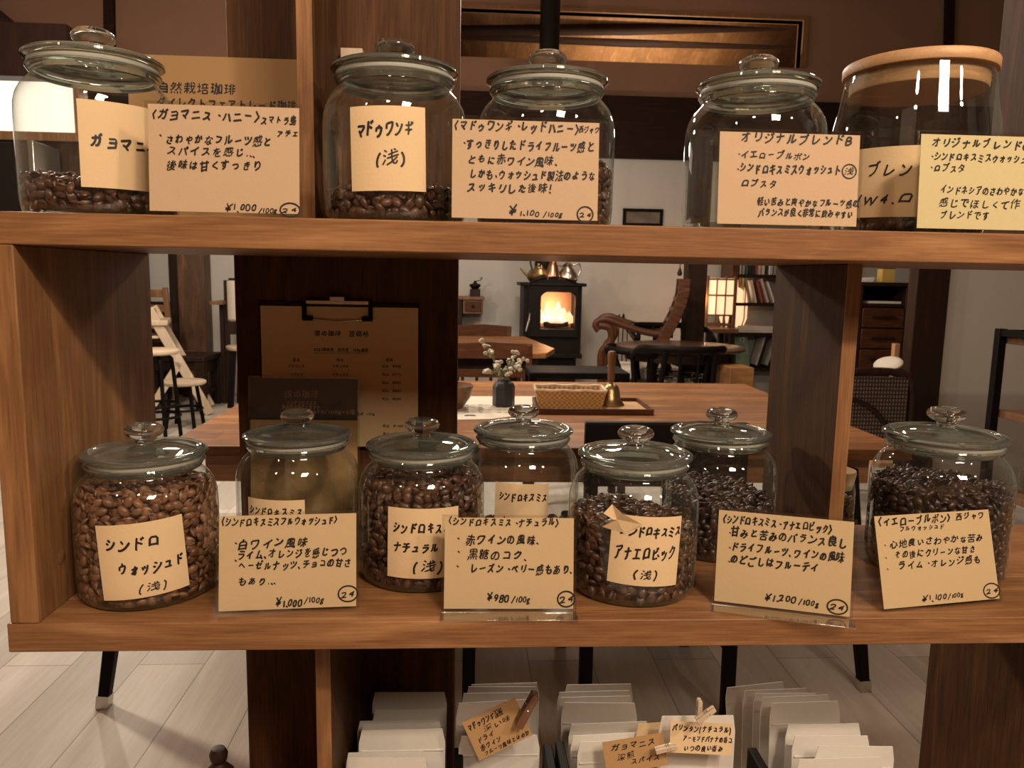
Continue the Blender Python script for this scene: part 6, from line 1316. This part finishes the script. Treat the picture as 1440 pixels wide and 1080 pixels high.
MB().box(-h2, h2, -.04, .04, .001, ht*.68).build('yellow_panel', bm_['yellow'], o); MB().box(-h2, h2, -.04, .04, ht*.68, ht).build('black_band', bm_['black'], o)
p = at(1222, 391, cY)
o = thing('folded_paper', 'folded white paper lying on top of the dark drawer cabinet', 'paper', (p.x, cY+.15, ctp)); MB().prism([(-.075, .001), (.07, .001), (.085, .035), (-.01, .020)], -.08, .08, 'XZ').build('sheet', M['white'], o)
# ------------------------------------------------------------------ rattan armchair with cushion
vY = 3.1
m = mat('woven_rattan', (.05, .03, .018), .6); N, L, Bn = nodes(m)
tc = N.new('ShaderNodeTexCoord'); bt = N.new('ShaderNodeTexBrick'); mp = N.new('ShaderNodeMapping'); mp.inputs['Rotation'].default_value = (R(90), 0, 0); L.new(tc.outputs['Object'], mp.inputs[0]); L.new(mp.outputs[0], bt.inputs['Vector'])
bt.inputs['Scale'].default_value = 1; bt.inputs['Brick Width'].default_value = .016; bt.inputs['Row Height'].default_value = .020; bt.inputs['Mortar Size'].default_value = .0045; bt.offset = 0
bt.inputs['Color1'].default_value = (.22, .16, .11, 1); bt.inputs['Color2'].default_value = (.16, .11, .075, 1); bt.inputs['Mortar'].default_value = (.016, .009, .006, 1); L.new(bt.outputs[0], Bn.inputs['Base Color'])
v0, v1 = at(1188, 560, vY), at(1266, 560, vY); vz = at(1230, 524, vY).z
rc = thing('rattan_chair', 'dark rattan armchair with woven back beside the dark post', 'armchair', ((v0.x+v1.x)/2, vY, 0)); h = (v1.x-v0.x)/2+.06
MB().box(-h+.03, h-.03, -.012, .012, .40, vz-.02).build('woven_back', m, rc)
MB().tube(smooth_path([(-h, 0, .02), (-h, 0, .5), (-h+.01, 0, vz-.06), (-h+.08, 0, vz), (h-.08, 0, vz), (h-.01, 0, vz-.06), (h, 0, .5), (h, 0, .02)], 5), .020, 8).build('back_frame', M['dark_wood'], rc)
MB().box(-h+.02, h-.02, 0, .48, .36, .41).build('seat', m, rc, bevel=.01)
for sx_ in (-1, 1):
    MB().tube(smooth_path([(sx_*h, 0, vz-.10), (sx_*(h+.02), .20, vz-.13), (sx_*(h+.01), .44, vz-.19), (sx_*h, .48, .35), (sx_*h, .48, 0)], 5), .019, 8).build('armrest', M['dark_wood'], rc)
MB().tube(smooth_path([(-h, -.02, .62), (-h*.3, -.025, .60), (h*.2, -.025, .52), (h*.5, -.02, .44)], 5), .012, 6).build('cross_brace', M['dark_wood'], rc)
p = at(1259, 512, vY+.06)
o = thing('cushion', 'white cushion resting over the corner of the rattan chair', 'cushion', (p.x, vY+.10, p.z-.03), 0, None, (0, R(-32), 0)); MB().ball((0, 0, .03), (.060, .11, .028), 18, 10).build('cushion_body', M['fabric'], o)
p0, p1 = at(1266, 484, 4.2), at(1267, 520, 4.2)
o = thing('wooden_stand', 'narrow orange wooden post standing between rattan chair and dark post', 'stand', (p0.x, 4.25, 0)); MB().box(-.018, .018, -.02, .02, 0, p0.z).box(-.035, .035, -.028, .028, p0.z-.14, p0.z-.115).build('upright', M['lid_wood'], o, bevel=.003); MB().box(-.14, .14, -.12, .12, 0, .03).build('foot', M['lid_wood'], o)
# ------------------------------------------------------------------ rack at the far right
fY = 2.25
f0 = at(1402, 520, fY)
fr = thing('storage_rack', 'dark framed rack with wooden shelves by the pale right wall', 'rack', (f0.x, fY, 0))
zt = at(1402, 462, fY).z
for dx in (0, .62):
    for dy in (0, -.62): MB().box(dx-.016, dx+.016, dy-.016, dy+.016, 0, zt).build('post', M['black'], fr, bevel=.002)
sz = [at(1430, y, fY).z for y in (473, 576, 684)]
for z in sz+[.18]: MB().box(.016, .604, -.63, .01, z-.028, z).build('shelf', M['mid_wood'], fr, bevel=.003)
for dy in (0, -.62):
    for z in (zt-.016, .10): MB().box(.016, .604, dy-.012, dy+.012, z-.012, z+.012).build('rail', M['black'], fr)
for z in (zt-.016, .10): MB().box(-.012, .012, -.604, -.016, z-.012, z+.012).build('rail', M['black'], fr)
def lbox(name, label, cat, x, y, z, sx, sy, sz_, m): return tag(MB().box(-sx/2, sx/2, -sy/2, sy/2, 0, sz_).build(name, m, None, bevel=.004), label, cat), (x, y, z)
def place(pair): pair[0].location = pair[1]; return pair[0]
place(lbox('folded_cloth', 'folded white cloth lying on top of the dark framed rack', 'cloth', f0.x+.17, fY-.15, sz[0]+.001, .24, .18, .022, M['white']))
o = thing('canister', 'black lidded canister with pale band on the middle shelf of the rack', 'canister', (f0.x+.16, fY-.10, sz[1]))
MB().lathe([(0, .001), (.075, .001), (.077, .004), (.077, .05), (0, .05)], 28).build('canister_body', M['mid_wood'], o); MB().lathe([(0, .05), (.080, .05), (.080, .095), (.076, .099), (0, .099)], 28).build('lid', M['black'], o)
gm_ = thin_glass('tumbler_glass')
for i in range(4):
    o = thing('tumbler', 'clear glass tumbler on the lower shelf of the dark framed rack', 'glass', (f0.x+.09+.085*(i % 2), fY-.06-.10*(i//2), sz[2]), 0, 'glass tumblers on the rack'); MB().lathe([(0, .002), (.026, .001), (.033, .09), (.031, .09), (.025, .008), (0, .008)], 24).build('glass_body', gm_, o, recalc=False)
o = thing('dark_jug', 'dark rounded jug beside the tumblers on the rack', 'jug', (f0.x+.30, fY-.10, sz[2])); MB().lathe([(0, .001), (.05, .001), (.065, .04), (.055, .09), (.035, .115), (.04, .135), (0, .13)], 24).build('jug_body', M['iron'], o)
MB().tube(smooth_path([(.05, 0, .10), (.10, 0, .10), (.095, 0, .05), (.062, 0, .04)], 4), .008, 6).build('handle', M['iron'], o)
# small framed picture low on the back wall above the round table and a pull cord
p0, p1 = at(876, 293, BACK), at(931, 319, BACK)
o = thing('picture_frame', 'small dark framed picture on the back wall seen between the upper jars', 'picture', ((p0.x+p1.x)/2, BACK-.022, (p0.z+p1.z)/2)); h, v = (p1.x-p0.x)/2, (p0.z-p1.z)/2
mb = MB().box(-h, h, 0, .02, -v, -v+.03).box(-h, h, 0, .02, v-.03, v).box(-h, -h+.03, 0, .02, -v+.03, v-.03).box(h-.03, h, 0, .02, -v+.03, v-.03); mb.build('frame', M['black'], o); MB().box(-h+.03, h-.03, .010, .018, -v+.03, v-.03).build('picture', mottled('dark_print', (.03, .02, .017), (.25, .20, .15), 9), o)
p = at(956, 382, 5.36); pb_ = at(956, 367, 5.36); px_ = at(967, 367, 5.4).x
o = thing('bell_pull', 'dark hanging wooden pull on a short bracket above the armchair', 'pull', (p.x, 5.36, p.z)); MB().box(-.015, px_-p.x, -.012, .012, pb_.z-p.z, pb_.z-p.z+.03).build('bracket', M['dark_wood'], o); MB().lathe([(0, -.035), (.016, -.03), (.020, -.01), (.010, .02), (0, .035)], 12).build('wooden_pull', M['dark_wood'], o); MB().tube([(0, 0, .03), (0, 0, pb_.z-p.z+.005)], .004, 5).build('cord', M['dark_wood'], o)

# ------------------------------------------------------------------ left side: stools, high chair, tables
def bar_stool(label, px, py, Y, rs, legs_to=0):
    p = at(px, py, Y); t = thing('bar_stool', label, 'stool', (p.x, Y, 0), 0, None); z = p.z
    MB().lathe([(0, z-.032), (rs-.01, z-.032), (rs, z-.022), (rs, z-.008), (rs-.012, z), (0, z)], 36).build('seat', M['pale_wood'], t)
    for a in (40, 130, 220, 310):
        c, s = math.cos(R(a)), math.sin(R(a)); MB().tube(smooth_path([(c*rs*.35, s*rs*.35, z-.035), (c*rs*.62, s*rs*.62, z-.06), (c*rs*.75, s*rs*.75, z-.14), (c*rs*.98, s*rs*.98, .0)], 5), .014, 8).build('leg', M['black'], t)
    for zz_, f in ((z*.30, .93), (z*.42, .89)): MB().tube([(math.cos(R(q*12))*rs*f, math.sin(R(q*12))*rs*f, zz_) for q in range(30)], .010, 8, True).build('foot_ring', M['black'], t)
    return t
bar_stool('round pale seated stool with black tube legs and foot rings, nearest to the shelf', 216, 491, 4.72, .165)
st = thing('low_stool', 'low stool with pale round seat behind the tall ringed stool', 'stool', (at(258, 537, 5.35).x, 5.35, 0)); z = at(258, 535, 5.35).z
MB().lathe([(0, z-.03), (.15, z-.03), (.165, z-.02), (.165, z-.006), (.155, z), (0, z)], 36).build('seat', M['pale_wood'], st)
for a in (45, 135, 225, 315): c, s = math.cos(R(a)), math.sin(R(a)); MB().tube([(c*.10, s*.10, z-.03), (c*.15, s*.15, 0)], .015, 8).build('leg', M['black'], st)
MB().tube([(math.cos(R(q*15))*.13, math.sin(R(q*15))*.13, .14) for q in range(24)], .010, 6, True).build('foot_ring', M['black'], st)
hY = 5.75
hc = thing('high_chair', 'pale wooden child high chair with slanting side frames', 'high chair', (at(235, 500, hY).x, hY, 0)); ox = hc.location.x; hc.rotation_euler.z = R(17)
def Hh(px, py, dy=0): v = at(px, py, hY); return Vector((v.x-ox, dy, v.z))
for dy in (0, .40):
    top, bot = Hh(210, 434, dy), Hh(290, 582, dy); bot.z = max(bot.z, .0)
    bot = top+(bot-top)*(top.z/(top.z-bot.z)) if top.z != bot.z else bot
    bot.z = 0.012
    MB().beam(top, bot, .02, .075, (1, 0, .5)).build('side_frame', M['pale_wood'], hc, bevel=.004)
    ft = Vector((Hh(212, 600).x-.02, dy, .012)); mid = top+(bot-top)*.5
    MB().beam(mid, ft, .02, .060, (1, 0, .5)).build('foot_runner', M['pale_wood'], hc, bevel=.004)
MB().box(Hh(204, 452).x-.08, Hh(236, 452).x, -.03, .43, Hh(220, 458).z, Hh(220, 458).z+.045).build('guard_rail', M['pale_wood'], hc, bevel=.01)
MB().box(Hh(180, 470).x, Hh(224, 470).x, .0, .40, Hh(220, 476).z, Hh(220, 476).z+.02).build('seat_plate', M['pale_wood'], hc, bevel=.006)
for z_, x_ in ((.10, .0), (.0, 0)): pass
MB().box(Hh(196, 440).x, Hh(210, 440).x+.03, .02, .38, Hh(205, 462).z, Hh(205, 436).z).build('backrest', M['pale_wood'], hc, bevel=.008)
lc = thing('ladder_chair', 'brown ladder back chair standing behind the pale high chair', 'chair', (at(205, 440, 6.2).x, 6.2, 0))
w_ = .23; zt2 = at(222, 404, 6.2).z
for sx_ in (-1, 1):
    MB().beam((sx_*w_, 0, 0), (sx_*w_-.05, -.02, zt2), .04, .04, (0, 1, 0)).build('leg', M['mid_wood'], lc, bevel=.004); MB().beam((sx_*w_, .42, 0), (sx_*w_, .42, .44), .04, .04, (0, 1, 0)).build('leg', M['mid_wood'], lc)
for k in range(4): z_ = zt2-.05-.13*k; MB().box(-w_-.04, w_-.03, -.03, -.01, z_-.035, z_+.03).build('rung', M['mid_wood'], lc, bevel=.004)
MB().box(-w_-.02, w_+.02, -.02, .44, .43, .465).build('seat', M['mid_wood'], lc, bevel=.006)
# dark low table
kt = thing('side_table', 'low dark wooden table standing before the weathered post', 'table', (0, 5.9, 0))
pts = [at(200, 507, 6.02), at(287, 510, 6.0), at(313, 493, 6.5), at(215, 491, 6.5)]; z = .47
for v in pts: v.z = z
MB().prism([(v.x, v.y-5.9) for v in pts], z-.04, z).build('tabletop', M['dark_wood'], kt, bevel=.004)
for i, v in enumerate(pts):
    dx, dy = (-.05 if i in (1, 2) else .05), (.05 if i < 2 else -.05)
    MB().box(v.x+dx-.04, v.x+dx+.04, v.y-5.9+dy-.04, v.y-5.9+dy+.04, 0, z-.04).build('leg', M['dark_wood'], kt, bevel=.004)
a, b_ = pts[1], pts[2]
MB().beam((a.x-.04, a.y-5.9+.06, .15), (b_.x-.04, b_.y-5.9-.06, .15), .03, .04).build('stretcher', M['dark_wood'], kt)
MB().beam((pts[0].x, a.y-5.9+.05, z-.08), (a.x-.05, a.y-5.9+.05, z-.08), .03, .08).build('apron', M['dark_wood'], kt)
MB().beam((a.x-.05, a.y-5.9+.06, z-.10), (b_.x-.05, b_.y-5.9-.06, z-.10), .03, .10).build('apron', M['dark_wood'], kt)
# dark chair with a pale ribbed cloth, next to the partition
tY = 6.45
tc_ = thing('dining_chair', 'tall dark chair with small brown ledge beside the white wall', 'chair', (at(327, 440, tY).x, tY, 0)); ox = tc_.location.x
xl = at(307, 430, tY).x-ox; zl = at(310, 423, tY).z; zt3 = at(318, 394, tY).z
for x_, zz_ in ((xl+.03, zl), (at(318, 400, tY).x-ox, zt3), (at(318, 400, tY).x-ox+.38, zt3)): MB().box(x_-.018, x_+.018, -.018, .018, 0, zz_).build('leg', M['dark_wood'], tc_)
MB().box(xl-.03, at(318, 400, tY).x-ox, -.15, .25, zl-.03, zl).build('ledge', M['mid_wood'], tc_, bevel=.004)
MB().box(at(318, 400, tY).x-ox, at(318, 400, tY).x-ox+.40, -.02, .015, at(320, 470, tY).z, at(320, 452, tY).z).build('rail', M['dark_wood'], tc_); MB().box(at(322, 390, tY).x-ox, at(322, 400, tY).x-ox+.36, -.02, .015, at(325, 391, tY).z-.02, at(325, 391, tY).z).build('rail', M['black'], tc_)
xt = at(319, 400, tY-.03).x; zt4, zb4 = at(320, 395, tY-.03).z, at(325, 451, tY-.03).z
o = thing('towel', 'pale ribbed cloth hanging over the dark chair beside the partition', 'cloth', (xt, tY-.025, zb4)); mb = MB(); n = 16; V = []
for j in range(n+1):
    for i in range(7): V.append((.30*i/6, -.006*abs(math.sin(j*math.pi/2.2)), (zt4-zb4)*j/n))
mb.add(V, [(j*7+i, j*7+i+1, j*7+7+i+1, j*7+7+i) for j in range(n) for i in range(6)]); mb.build('cloth_sheet', M['fabric'], o, solid=.006)
# stool with black legs at the partition edge
q = at(330, 487, 6.35)
s3 = thing('bar_stool', 'pale seated stool with dark square legs peeping out beside the partition', 'stool', (q.x+.13, 6.35, 0)); z = q.z+.01
MB().lathe([(0, z-.035), (.19, z-.035), (.20, z-.02), (.20, z-.006), (.19, z), (0, z)], 36).build('seat', M['pale_wood'], s3)
for sx_ in (-1, 1):
    for sy_ in (-1, 1): MB().beam((sx_*.11, sy_*.11, z-.035), (sx_*.14, sy_*.14, 0), .045, .045, (0, 1, 0)).build('leg', M['black'], s3)
# dark cabinet below the bright window
w0 = at(36, 240, 3.85)
o = thing('grey_cabinet', 'dark metal cabinet with silver edge below the bright paper window', 'cabinet', (w0.x, 3.95, 0)); zc = at(20, 196, 3.85).z
MB().box(-1.4, -.03, 0, .28, .0, zc).build('cabinet_body', M['iron'], o, bevel=.006); MB().box(-.03, .0, -.01, .28, .0, zc+.01).build('edge_trim', M['steel'], o, bevel=.004)
bpy.context.view_layer.update()
